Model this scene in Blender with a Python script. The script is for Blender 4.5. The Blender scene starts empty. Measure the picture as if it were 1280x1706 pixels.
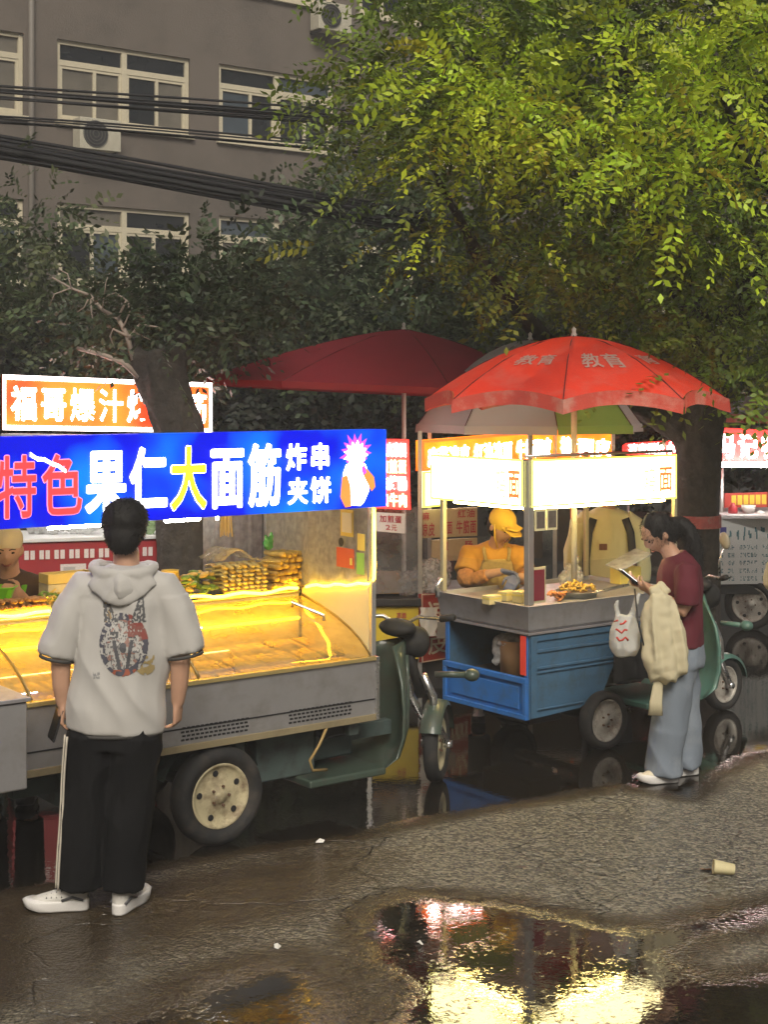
import bpy, bmesh, math, random
import numpy as np
from mathutils import Vector, Matrix, noise as mnoise
from mathutils.bvhtree import BVHTree

random.seed(7)
rng = np.random.default_rng(7)
scene = bpy.context.scene
COL = scene.collection

# ------------------------------------------------------------------ camera, world, sun, exposure
F, CX, HY, H = 2470.0, 640.0, 650.0, 2.22      # focal length in photo pixels, principal column, horizon row, eye height
cam_d = bpy.data.cameras.new('camera')
cam = bpy.data.objects.new('camera', cam_d)
COL.objects.link(cam)
cam.location = (0, 0, H)
cam.rotation_euler = (math.radians(90), 0, 0)
cam_d.sensor_fit = 'VERTICAL'
cam_d.sensor_height = 36.0
cam_d.lens = F / 1706.0 * 36.0
cam_d.shift_y = -(853.0 - HY) / 1706.0
cam_d.clip_start = 0.1
cam_d.clip_end = 2000
scene.camera = cam

SUN_EL, SUN_AZ = 42.0, 188.0                    # street light level, behind the viewer's right shoulder
world = bpy.data.worlds.new('World')
scene.world = world
world.use_nodes = True
wn = world.node_tree
wn.nodes.clear()
wo = wn.nodes.new('ShaderNodeOutputWorld')
wb = wn.nodes.new('ShaderNodeBackground')
ws = wn.nodes.new('ShaderNodeTexSky')
ws.sky_type = 'NISHITA'
ws.sun_disc = False
ws.sun_elevation = math.radians(SUN_EL)
ws.sun_rotation = math.radians(SUN_AZ)
ws.dust_density = 6.0
ws.ozone_density = 0.6
wb.inputs['Strength'].default_value = 0.022
wn.links.new(ws.outputs[0], wb.inputs['Color'])
wn.links.new(wb.outputs[0], wo.inputs['Surface'])

sun_d = bpy.data.lights.new('sun', 'SUN')
sun_d.energy = 2.35
sun_d.angle = math.radians(28)
sun_d.color = (1.0, 0.93, 0.80)
sun = bpy.data.objects.new('sun', sun_d)
COL.objects.link(sun)
sd = Vector((0.12, -0.90, 0.82)).normalized()    # towards the light
sun.rotation_euler = sd.to_track_quat('Z', 'Y').to_euler()

vs = scene.view_settings
scene.display_settings.display_device = 'sRGB'
vs.view_transform = 'Standard'
vs.look = 'None'
vs.exposure = 0.42
vs.gamma = 1.0
scene.render.engine = 'CYCLES'
scene.cycles.use_denoising = True
try:
    scene.cycles.denoiser = 'OPENIMAGEDENOISE'
except Exception:
    pass
scene.cycles.max_bounces = 5
scene.cycles.diffuse_bounces = 2
scene.cycles.glossy_bounces = 3
scene.cycles.transmission_bounces = 3
scene.cycles.use_adaptive_sampling = True
scene.cycles.adaptive_threshold = 0.06
scene.cycles.transparent_max_bounces = 8
scene.cycles.caustics_reflective = False
scene.cycles.caustics_refractive = False
scene.cycles.sample_clamp_indirect = 2.5

# ------------------------------------------------------------------ where things are
def W(x, y, Y):
    """photo pixel at depth Y -> world point"""
    return Vector(((x - CX) / F * Y, Y, H - (y - HY) / F * Y))
def G(x, y, z=0.0):
    return W(x, y, F * (H - z) / (y - HY))
ANG = math.atan2(0.602, 0.799)                   # the street runs off to the right at this angle
U = Vector((math.cos(ANG), math.sin(ANG), 0))
V = Vector((-math.sin(ANG), math.cos(ANG), 0))

# ------------------------------------------------------------------ materials
MATS = {}
def M(name, col=(.5, .5, .5), rough=.6, metal=0.0, var=.12, scale=9.0, bump=0.0, bscale=80.0,
      emit=None, estr=0.0, spec=.5, sample=True, coat=0.0, sheen=0.0, dirt=None, dirt_scale=3.0, dirt_amt=.5):
    if name in MATS:
        return MATS[name]
    m = bpy.data.materials.new(name)
    m.use_nodes = True
    nt = m.node_tree
    b = nt.nodes['Principled BSDF']
    b.inputs['Roughness'].default_value = rough
    b.inputs['Metallic'].default_value = metal
    b.inputs['Specular IOR Level'].default_value = spec
    b.inputs['Coat Weight'].default_value = coat
    b.inputs['Sheen Weight'].default_value = sheen
    tc = nt.nodes.new('ShaderNodeTexCoord')
    c0 = tuple(max(0, c * (1 - var)) for c in col) + (1,)
    c1 = tuple(min(1, c * (1 + var)) for c in col) + (1,)
    n = nt.nodes.new('ShaderNodeTexNoise')
    n.inputs['Scale'].default_value = scale
    n.inputs['Detail'].default_value = 5
    nt.links.new(tc.outputs['Object'], n.inputs['Vector'])
    mx = nt.nodes.new('ShaderNodeMix'); mx.data_type = 'RGBA'
    nt.links.new(n.outputs['Fac'], mx.inputs['Factor'])
    mx.inputs['A'].default_value = c0
    mx.inputs['B'].default_value = c1
    out = mx.outputs['Result']
    if dirt is not None:
        n2 = nt.nodes.new('ShaderNodeTexNoise')
        n2.inputs['Scale'].default_value = dirt_scale
        n2.inputs['Detail'].default_value = 8
        n2.inputs['Roughness'].default_value = .7
        nt.links.new(tc.outputs['Object'], n2.inputs['Vector'])
        mr = nt.nodes.new('ShaderNodeMapRange')
        mr.inputs['From Min'].default_value = .48
        mr.inputs['From Max'].default_value = .68
        mr.inputs['To Max'].default_value = dirt_amt
        nt.links.new(n2.outputs['Fac'], mr.inputs['Value'])
        m2 = nt.nodes.new('ShaderNodeMix'); m2.data_type = 'RGBA'
        nt.links.new(mr.outputs['Result'], m2.inputs['Factor'])
        nt.links.new(out, m2.inputs['A'])
        m2.inputs['B'].default_value = tuple(dirt) + (1,)
        out = m2.outputs['Result']
        mr2 = nt.nodes.new('ShaderNodeMapRange')
        mr2.inputs['To Min'].default_value = rough
        mr2.inputs['To Max'].default_value = min(1, rough + .25)
        nt.links.new(n2.outputs['Fac'], mr2.inputs['Value'])
        nt.links.new(mr2.outputs['Result'], b.inputs['Roughness'])
    nt.links.new(out, b.inputs['Base Color'])
    if bump > 0:
        nb = nt.nodes.new('ShaderNodeTexNoise')
        nb.inputs['Scale'].default_value = bscale
        nb.inputs['Detail'].default_value = 4
        nt.links.new(tc.outputs['Object'], nb.inputs['Vector'])
        bp = nt.nodes.new('ShaderNodeBump')
        bp.inputs['Strength'].default_value = bump
        bp.inputs['Distance'].default_value = .01
        nt.links.new(nb.outputs['Fac'], bp.inputs['Height'])
        nt.links.new(bp.outputs['Normal'], b.inputs['Normal'])
    if emit is not None:
        b.inputs['Emission Color'].default_value = tuple(emit) + (1,)
        b.inputs['Emission Strength'].default_value = estr
    if not sample:
        m.cycles.emission_sampling = 'NONE'
    MATS[name] = m
    return m

def glow2(name, ca, cb, estr, scale=3.0, lo=.35, hi=.65, sample=True):
    """backlit printed film whose emission runs between two colours"""
    m = M(name, ca, .35, sample=sample)
    nt = m.node_tree
    b = nt.nodes['Principled BSDF']
    tc = nt.nodes.new('ShaderNodeTexCoord')
    n = nt.nodes.new('ShaderNodeTexNoise')
    n.inputs['Scale'].default_value = scale
    n.inputs['Detail'].default_value = 1.5
    nt.links.new(tc.outputs['Object'], n.inputs['Vector'])
    r = nt.nodes.new('ShaderNodeValToRGB')
    r.color_ramp.elements[0].position = lo
    r.color_ramp.elements[0].color = tuple(ca) + (1,)
    r.color_ramp.elements[1].position = hi
    r.color_ramp.elements[1].color = tuple(cb) + (1,)
    nt.links.new(n.outputs['Fac'], r.inputs['Fac'])
    nt.links.new(r.outputs['Color'], b.inputs['Emission Color'])
    b.inputs['Emission Strength'].default_value = estr
    return m

def glass_mat(name, tint=(.95, .97, .97), clear=.90, rough=.02, ior=1.5):
    if name in MATS: return MATS[name]
    m = bpy.data.materials.new(name); m.use_nodes = True
    nt = m.node_tree; nt.nodes.clear()
    o = nt.nodes.new('ShaderNodeOutputMaterial')
    t = nt.nodes.new('ShaderNodeBsdfTransparent'); t.inputs['Color'].default_value = tint + (1,)
    g = nt.nodes.new('ShaderNodeBsdfGlossy'); g.inputs['Roughness'].default_value = rough
    fr = nt.nodes.new('ShaderNodeLayerWeight'); fr.inputs['Blend'].default_value = .5
    pw = nt.nodes.new('ShaderNodeMath'); pw.operation = 'POWER'; pw.inputs[1].default_value = 4.0
    ma = nt.nodes.new('ShaderNodeMath'); ma.operation = 'MULTIPLY_ADD'
    ma.inputs[1].default_value = .85; ma.inputs[2].default_value = .08 + (1 - clear) * .3
    mx = nt.nodes.new('ShaderNodeMixShader')
    nt.links.new(fr.outputs['Facing'], pw.inputs[0]); nt.links.new(pw.outputs[0], ma.inputs[0])
    nt.links.new(ma.outputs[0], mx.inputs['Fac'])
    nt.links.new(t.outputs[0], mx.inputs[1]); nt.links.new(g.outputs[0], mx.inputs[2])
    nt.links.new(mx.outputs[0], o.inputs['Surface'])
    MATS[name] = m
    return m

def lit_greasy_glass(name):
    """pane tinted amber for the yellow case light, with a thin film of grease"""
    m = glass_mat(name, tint=(1.0, .80, .28), clear=.82)  # amber tint stands in for the yellow light inside the case
    nt = m.node_tree; o = [n for n in nt.nodes if n.type == 'OUTPUT_MATERIAL'][0]
    src = o.inputs['Surface'].links[0].from_socket
    d = nt.nodes.new('ShaderNodeBsdfDiffuse'); d.inputs['Color'].default_value = (.75, .60, .25, 1)
    t = nt.nodes.new('ShaderNodeBsdfTranslucent'); t.inputs['Color'].default_value = (.75, .60, .25, 1)
    a = nt.nodes.new('ShaderNodeMixShader'); nt.links.new(d.outputs[0], a.inputs[1]); nt.links.new(t.outputs[0], a.inputs[2])
    tc = nt.nodes.new('ShaderNodeTexCoord'); n = nt.nodes.new('ShaderNodeTexNoise'); n.inputs['Scale'].default_value = 9; n.inputs['Detail'].default_value = 6
    nt.links.new(tc.outputs['Object'], n.inputs['Vector'])
    mr = nt.nodes.new('ShaderNodeMapRange'); mr.inputs['From Min'].default_value = .3; mr.inputs['From Max'].default_value = .7; mr.inputs['To Min'].default_value = .08; mr.inputs['To Max'].default_value = .24
    nt.links.new(n.outputs['Fac'], mr.inputs['Value'])
    mx = nt.nodes.new('ShaderNodeMixShader'); nt.links.new(mr.outputs['Result'], mx.inputs['Fac'])
    nt.links.new(src, mx.inputs[1]); nt.links.new(a.outputs[0], mx.inputs[2]); nt.links.new(mx.outputs[0], o.inputs['Surface'])
    return m

def film_mat(name, col, opacity=.5, trans=.5, scale=20, rough=.25):
    """cloudy plastic sheet"""
    if name in MATS: return MATS[name]
    m = bpy.data.materials.new(name); m.use_nodes = True
    nt = m.node_tree; nt.nodes.clear()
    o = nt.nodes.new('ShaderNodeOutputMaterial')
    t = nt.nodes.new('ShaderNodeBsdfTransparent')
    p = nt.nodes.new('ShaderNodeBsdfPrincipled')
    p.inputs['Base Color'].default_value = tuple(col) + (1,)
    p.inputs['Roughness'].default_value = rough
    tl = nt.nodes.new('ShaderNodeBsdfTranslucent'); tl.inputs['Color'].default_value = tuple(col) + (1,)
    m1 = nt.nodes.new('ShaderNodeMixShader'); m1.inputs['Fac'].default_value = trans
    nt.links.new(p.outputs[0], m1.inputs[1]); nt.links.new(tl.outputs[0], m1.inputs[2])
    tc = nt.nodes.new('ShaderNodeTexCoord')
    n = nt.nodes.new('ShaderNodeTexNoise'); n.inputs['Scale'].default_value = scale; n.inputs['Detail'].default_value = 6
    nt.links.new(tc.outputs['Object'], n.inputs['Vector'])
    mr = nt.nodes.new('ShaderNodeMapRange')
    mr.inputs['From Min'].default_value = .3; mr.inputs['From Max'].default_value = .7
    mr.inputs['To Min'].default_value = max(0, opacity - .2); mr.inputs['To Max'].default_value = min(1, opacity + .2)
    nt.links.new(n.outputs['Fac'], mr.inputs['Value'])
    m2 = nt.nodes.new('ShaderNodeMixShader')
    nt.links.new(mr.outputs['Result'], m2.inputs['Fac'])
    nt.links.new(t.outputs[0], m2.inputs[1]); nt.links.new(m1.outputs[0], m2.inputs[2])
    nt.links.new(m2.outputs[0], o.inputs['Surface'])
    MATS[name] = m
    return m

def leaf_mat(name):
    if name in MATS: return MATS[name]
    m = bpy.data.materials.new(name); m.use_nodes = True
    nt = m.node_tree; nt.nodes.clear()
    o = nt.nodes.new('ShaderNodeOutputMaterial')
    a = nt.nodes.new('ShaderNodeAttribute'); a.attribute_name = 'leafcol'
    p = nt.nodes.new('ShaderNodeBsdfPrincipled'); p.inputs['Roughness'].default_value = .5
    tl = nt.nodes.new('ShaderNodeBsdfTranslucent')
    nt.links.new(a.outputs['Color'], p.inputs['Base Color']); nt.links.new(a.outputs['Color'], tl.inputs['Color'])
    mx = nt.nodes.new('ShaderNodeMixShader'); mx.inputs['Fac'].default_value = .35
    nt.links.new(p.outputs[0], mx.inputs[1]); nt.links.new(tl.outputs[0], mx.inputs[2])
    nt.links.new(mx.outputs[0], o.inputs['Surface'])
    MATS[name] = m
    return m

def attr_mat(name, attr='paint', rough=.7):
    if name in MATS: return MATS[name]
    m = bpy.data.materials.new(name); m.use_nodes = True
    nt = m.node_tree
    a = nt.nodes.new('ShaderNodeAttribute'); a.attribute_name = attr
    b = nt.nodes['Principled BSDF']; b.inputs['Roughness'].default_value = rough
    nt.links.new(a.outputs['Color'], b.inputs['Base Color'])
    MATS[name] = m
    return m

# ------------------------------------------------------------------ object helpers
WM = {}
def empty(name, loc=(0, 0, 0), rz=0.0):
    o = bpy.data.objects.new(name, None)
    o.empty_display_size = .1
    COL.objects.link(o)
    o.location = loc
    o.rotation_euler = (0, 0, rz)
    WM[o] = Matrix.Translation(Vector(loc)) @ Matrix.Rotation(rz, 4, 'Z')
    return o
def tag(o, label=None, cat=None, group=None, kind=None):
    if label: o['label'] = label
    if cat: o['category'] = cat
    if group: o['group'] = group
    if kind: o['kind'] = kind
    return o
def thing(name, label, cat, loc=(0, 0, 0), rz=0.0, group=None):
    return tag(empty(name, loc, rz), label, cat, group)

def frame_axes(t, ref=None):
    t = t.normalized()
    r = Vector(ref) if ref is not None else Vector((0, 1, 0))
    if abs(t.dot(r.normalized())) > .97:
        r = Vector((1, 0, 0)) if abs(t.x) < .9 else Vector((0, 0, 1))
    s = t.cross(r).normalized()
    d = s.cross(t).normalized()
    return s, d

class MB:
    def __init__(s):
        s.v = []; s.f = []
    def add(s, vs, fs):
        o = len(s.v)
        s.v += [Vector(p) for p in vs]
        s.f += [tuple(i + o for i in f) for f in fs]
        return s
    def box(s, x0, x1, y0, y1, z0, z1):
        return s.add([(x0, y0, z0), (x1, y0, z0), (x1, y1, z0), (x0, y1, z0), (x0, y0, z1), (x1, y0, z1), (x1, y1, z1), (x0, y1, z1)],
                     [(0, 3, 2, 1), (4, 5, 6, 7), (0, 1, 5, 4), (1, 2, 6, 5), (2, 3, 7, 6), (3, 0, 4, 7)])
    def hexa(s, p):      # eight corners: bottom four then top four
        return s.add(p, [(0, 3, 2, 1), (4, 5, 6, 7), (0, 1, 5, 4), (1, 2, 6, 5), (2, 3, 7, 6), (3, 0, 4, 7)])
    def quad(s, a, b, c, d):
        return s.add([a, b, c, d], [(0, 1, 2, 3)])
    def loft(s, rings, caps=True, closed=True):
        n = len(rings[0]); vs = []; fs = []
        for r in rings: vs += list(r)
        for i in range(len(rings) - 1):
            for j in range(n if closed else n - 1):
                k = (j + 1) % n
                fs.append((i * n + j, i * n + k, (i + 1) * n + k, (i + 1) * n + j))
        if caps and closed:
            fs.append(tuple(range(n - 1, -1, -1)))
            fs.append(tuple((len(rings) - 1) * n + j for j in range(n)))
        return s.add(vs, fs)
    def tube(s, pts, rad, n=8, ref=None, caps=True):
        pts = [Vector(p) for p in pts]; rings = []
        for i, p in enumerate(pts):
            if i == 0: t = pts[1] - p
            elif i == len(pts) - 1: t = p - pts[i - 1]
            else: t = pts[i + 1] - pts[i - 1]
            sx, dy = frame_axes(t, ref)
            r = rad[i] if isinstance(rad, list) else rad          # a list is per point, a tuple is (side, depth)
            rx, ry = (r, r) if not isinstance(r, (list, tuple)) else r
            rings.append([p + sx * (rx * math.cos(2 * math.pi * j / n)) + dy * (ry * math.sin(2 * math.pi * j / n)) for j in range(n)])
        return s.loft(rings, caps)
    def cyl(s, p0, p1, r, n=12, r2=None):
        return s.tube([p0, p1], [r, r if r2 is None else r2], n)
    def bar(s, p0, p1, w, h, ref=(0, 0, 1)):
        p0 = Vector(p0); p1 = Vector(p1)
        sx, dy = frame_axes(p1 - p0, ref)
        c = []
        for p in (p0, p1):
            c += [p - sx * w / 2 - dy * h / 2, p + sx * w / 2 - dy * h / 2, p + sx * w / 2 + dy * h / 2, p - sx * w / 2 + dy * h / 2]
        return s.add(c, [(0, 3, 2, 1), (4, 5, 6, 7), (0, 1, 5, 4), (1, 2, 6, 5), (2, 3, 7, 6), (3, 0, 4, 7)])
    def ell(s, c, r, nu=14, nv=9, rot=None):
        c = Vector(c); r = r if isinstance(r, (list, tuple)) else (r, r, r)
        vs = []; fs = []
        for i in range(nv + 1):
            th = math.pi * i / nv
            for j in range(nu):
                ph = 2 * math.pi * j / nu
                p = Vector((r[0] * math.sin(th) * math.cos(ph), r[1] * math.sin(th) * math.sin(ph), r[2] * math.cos(th)))
                if rot is not None: p = rot @ p
                vs.append(c + p)
        for i in range(nv):
            for j in range(nu):
                k = (j + 1) % nu
                fs.append((i * nu + j, (i + 1) * nu + j, (i + 1) * nu + k, i * nu + k))
        return s.add(vs, fs)
    def lathe(s, prof, c, axis=(0, 1, 0), n=28, caps=False):
        """profile of (along axis, radius)"""
        c = Vector(c); a = Vector(axis).normalized()
        sx, dy = frame_axes(a, (0, 0, 1))
        rings = [[c + a * h + sx * (r * math.cos(2 * math.pi * j / n)) + dy * (r * math.sin(2 * math.pi * j / n)) for j in range(n)] for h, r in prof]
        return s.loft(rings, caps)
    def prism(s, poly, ax, lo, hi):
        """2-D polygon pushed along an axis; ax 'y' takes (x,z), 'x' takes (y,z), 'z' takes (x,y)"""
        n = len(poly)
        mk = {'y': lambda p, h: (p[0], h, p[1]), 'x': lambda p, h: (h, p[0], p[1]), 'z': lambda p, h: (p[0], p[1], h)}[ax]
        vs = [mk(p, lo) for p in poly] + [mk(p, hi) for p in poly]
        fs = [tuple(range(n)), tuple(range(2 * n - 1, n - 1, -1))] + [(i, (i + 1) % n, n + (i + 1) % n, n + i) for i in range(n)]
        return s.add(vs, fs)
    def build(s, name, mat, parent=None, world=False, smooth=False, bevel=0.0, recalc=True):
        vs = s.v
        if world and parent is not None:
            inv = WM[parent].inverted()
            vs = [inv @ p for p in vs]
        me = bpy.data.meshes.new(name)
        me.from_pydata([tuple(p) for p in vs], [], s.f)
        if recalc:
            bm = bmesh.new(); bm.from_mesh(me)
            bmesh.ops.remove_doubles(bm, verts=bm.verts, dist=1e-6)
            bmesh.ops.recalc_face_normals(bm, faces=bm.faces)
            bm.to_mesh(me); bm.free()
        return link(name, me, mat, parent, smooth, bevel)

def link(name, me, mat, parent=None, smooth=False, bevel=0.0):
    o = bpy.data.objects.new(name, me)
    COL.objects.link(o)
    if mat is not None: me.materials.append(mat)
    if smooth:
        me.polygons.foreach_set('use_smooth', [True] * len(me.polygons))
    if parent is not None:
        o.parent = parent
        WM[o] = WM[parent]
    else:
        WM[o] = Matrix.Identity(4)
    if bevel > 0:
        bv = o.modifiers.new('bevel', 'BEVEL'); bv.width = bevel; bv.segments = 2; bv.limit_method = 'ANGLE'
        if not smooth:
            me.polygons.foreach_set('use_smooth', [True] * len(me.polygons))
            bv.harden_normals = True
    return o

def copy_tree(o, parent=None):
    c = o.copy(); COL.objects.link(c); c.parent = parent
    for ch in o.children: copy_tree(ch, c)
    return c

# ------------------------------------------------------------------ lettering
GL = {}
def glyph(ch, bold):
    key = (ch, bold)
    if key in GL: return GL[key]
    c = bpy.data.curves.new('glyph', 'FONT'); c.body = ch; c.size = 1; c.offset = bold; c.resolution_u = 3
    o = bpy.data.objects.new('glyph', c); COL.objects.link(o)
    bpy.context.view_layer.update()
    me = bpy.data.meshes.new_from_object(o.evaluated_get(bpy.context.evaluated_depsgraph_get()))
    vs = [(v.co.x, v.co.y + .12) for v in me.vertices]
    fs = [tuple(p.vertices) for p in me.polygons]
    bpy.data.objects.remove(o); bpy.data.curves.remove(c); bpy.data.meshes.remove(me)
    if vs and ord(ch) < 256:
        xs = [p[0] for p in vs]; w = max(xs) - min(xs)
        vs = [((p[0] - min(xs)) / max(w, .3) * .8 + .1, p[1]) for p in vs]
    GL[key] = (vs, fs)
    return GL[key]

def board_map(tl, tr, br, bl):
    tl, tr, br, bl = (Vector(p) for p in (tl, tr, br, bl))
    nrm = (tr - tl).cross(bl - tl).normalized()
    if nrm.y > 0: nrm = -nrm
    def f(s, t, lift=0.0):
        return (tl * (1 - s) + tr * s) * (1 - t) + (bl * (1 - s) + br * s) * t + nrm * lift
    return f

def letters(mb, text, fm, rect, bold=.03, lift=.004, vertical=False, gap=.06):
    s0, t0, s1, t1 = rect
    n = len(text)
    for i, ch in enumerate(text):
        if ch == ' ': continue
        if vertical: a0, a1, b0, b1 = s0, s1, t0 + (t1 - t0) * i / n, t0 + (t1 - t0) * (i + 1) / n
        else: a0, a1, b0, b1 = s0 + (s1 - s0) * i / n, s0 + (s1 - s0) * (i + 1) / n, t0, t1
        g = gap / 2
        vs, fs = glyph(ch, min(bold, .008))
        d = max(0.0, bold - .008) * .62          # heavier strokes: the glyph drawn again a little to each side
        sh = [(0, 0)] + ([(d, 0), (-d, 0), (0, d * .7), (0, -d * .7)] if d > 0 else []) + ([(d * .7, d * .5), (-d * .7, d * .5), (d * .7, -d * .5), (-d * .7, -d * .5)] if d > .016 else [])
        for k, (ex, ey) in enumerate(sh):
            mb.add([fm(a0 + (a1 - a0) * (g + (1 - gap) * (x + ex)), b1 - (b1 - b0) * (g + (1 - gap) * (y + ey)), lift + k * .0003) for x, y in vs], fs)
    return mb

def board(name, px, parent, mat, thick=.05, depth=None, world=True):
    """flat board through four world corners (TL TR BR BL), solid to the back; returns its (s,t) map"""
    tl, tr, br, bl = (Vector(p) for p in px)
    fm = board_map(tl, tr, br, bl)
    nrm = fm(0, 0, 1) - fm(0, 0, 0)
    mb = MB(); mb.hexa([bl, br, br - nrm * thick, bl - nrm * thick, tl, tr, tr - nrm * thick, tl - nrm * thick])
    o = mb.build(name, mat, parent, world=world, bevel=.003)
    return o, fm

def solve_line(x, o, d):
    """parameter a where o + a*d shows at photo column x"""
    k = (x - CX) / F
    return (k * o.y - o.x) / (d.x - k * d.y)
def zat(p, y):
    return H - (y - HY) * p.y / F

# ------------------------------------------------------------------ soft shapes (people, bags, food)
def blob(name, mb, mat, parent, voxel=.012, smooth=4, folds=None, world=False, keep=False):
    me = bpy.data.meshes.new(name)
    me.from_pydata([tuple(p) for p in mb.v], [], mb.f)
    bm = bmesh.new(); bm.from_mesh(me)
    bmesh.ops.remove_doubles(bm, verts=bm.verts, dist=1e-6)
    bmesh.ops.recalc_face_normals(bm, faces=bm.faces)
    bm.to_mesh(me); bm.free()
    o = bpy.data.objects.new(name, me); COL.objects.link(o)
    r = o.modifiers.new('r', 'REMESH'); r.mode = 'VOXEL'; r.voxel_size = voxel
    if smooth:
        sm = o.modifiers.new('s', 'SMOOTH'); sm.factor = .5; sm.iterations = smooth
    bpy.context.view_layer.update()
    m2 = bpy.data.meshes.new_from_object(o.evaluated_get(bpy.context.evaluated_depsgraph_get()))
    bpy.data.objects.remove(o); bpy.data.meshes.remove(me)
    m2.name = name
    if folds:
        for v, nn in [(v, v.normal.copy()) for v in m2.vertices]:
            v.co += nn * folds(v.co)
    if world:
        inv = WM[parent].inverted()
        for v in m2.vertices: v.co = inv @ v.co
    m2.materials.clear()
    return link(name, m2, mat, parent, smooth=True)

def fold_fn(amp, sx, sy, sz, seed=0.0, amp2=0.0):
    def f(co):
        a = mnoise.noise(Vector((co.x * sx + seed, co.y * sy, co.z * sz)))
        a = 1 - abs(a) * 2.2
        b = mnoise.noise(Vector((co.x * 30 + seed, co.y * 30, co.z * 14)))
        return amp * (a - .4) + amp2 * b
    return f
# ================================================================== the setting
# ------------------------------------------------------------------ ground: wet asphalt with puddles
def poly_sdf(P, poly):
    """signed distance (negative inside) of points P (n,2) to a polygon"""
    poly = np.array(poly); n = len(poly)
    d = np.full(len(P), 1e9); inside = np.zeros(len(P), bool)
    for i in range(n):
        a = poly[i]; b = poly[(i + 1) % n]
        e = b - a; w = P - a
        t = np.clip((w @ e) / max(e @ e, 1e-9), 0, 1)
        d = np.minimum(d, np.linalg.norm(w - t[:, None] * e, axis=1))
        c = ((a[1] > P[:, 1]) != (b[1] > P[:, 1]))
        with np.errstate(divide='ignore', invalid='ignore'):
            xi = (b[0] - a[0]) * (P[:, 1] - a[1]) / (b[1] - a[1]) + a[0]
        inside ^= c & (P[:, 0] < xi)
    return np.where(inside, -d, d)
def gpoly(px):
    return [tuple(G(x, y).xy) for x, y in px]
PUD_UNDER = gpoly([(-500, 1330), (-500, 1520), (-60, 1500), (130, 1468), (300, 1436), (470, 1408), (600, 1392), (690, 1368), (800, 1348), (930, 1326), (1030, 1308),
                   (1090, 1318), (1150, 1330), (1190, 1290), (1240, 1262), (1330, 1240), (1700, 1190), (1700, 960), (900, 930), (-200, 980)])
PUD_FRONT = gpoly([(560, 1545), (600, 1500), (690, 1478), (770, 1488), (850, 1496), (905, 1508), (1000, 1530), (1090, 1534), (1180, 1512), (1290, 1492), (1400, 1500),
                   (1400, 1530), (1290, 1548), (1200, 1570), (1150, 1600), (1200, 1620), (1300, 1600), (1420, 1620), (1420, 1900), (520, 1900), (600, 1720), (640, 1650), (585, 1600)])
PUD_GOLD = gpoly([(170, 1690), (300, 1615), (460, 1580), (590, 1600), (630, 1680), (600, 1900), (-100, 1900), (60, 1720)])
PUD_BROWN = gpoly([(-400, 1500), (130, 1466), (300, 1436), (470, 1408), (600, 1392), (650, 1420), (620, 1470), (560, 1530), (420, 1560), (300, 1590), (200, 1650), (-50, 1720), (-400, 1720)])
def axis_coords(lo, hi, step, far, n=22):
    g = np.geomspace(step * 2, far, n)
    return np.concatenate([lo - g[::-1], np.arange(lo, hi + 1e-6, step), hi + g])
gx = axis_coords(-4.0, 6.0, .045, 500)
gy = axis_coords(3.2, 14.5, .045, 700)
nx, ny = len(gx), len(gy)
XX, YY = np.meshgrid(gx, gy)
P2 = np.stack([XX.ravel(), YY.ravel()], 1)
wet = np.zeros(len(P2))
def soft(poly, w, edge):
    d = poly_sdf(P2, poly)
    return w * np.clip(.5 - d / edge, 0, 1)
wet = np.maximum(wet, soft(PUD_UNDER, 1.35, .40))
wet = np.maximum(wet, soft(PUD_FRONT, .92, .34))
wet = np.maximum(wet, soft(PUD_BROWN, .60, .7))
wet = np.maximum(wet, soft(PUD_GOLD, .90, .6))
zz = np.zeros(len(P2))
co = np.stack([P2[:, 0], P2[:, 1], zz], 1)
me = bpy.data.meshes.new('road')
idx = np.arange(nx * ny).reshape(ny, nx)
quads = np.stack([idx[:-1, :-1], idx[:-1, 1:], idx[1:, 1:], idx[1:, :-1]], -1).reshape(-1, 4)
me.from_pydata(co.tolist(), [], quads.tolist())
at = me.attributes.new('wet', 'FLOAT', 'POINT'); at.data.foreach_set('value', wet.astype(np.float32))

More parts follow.
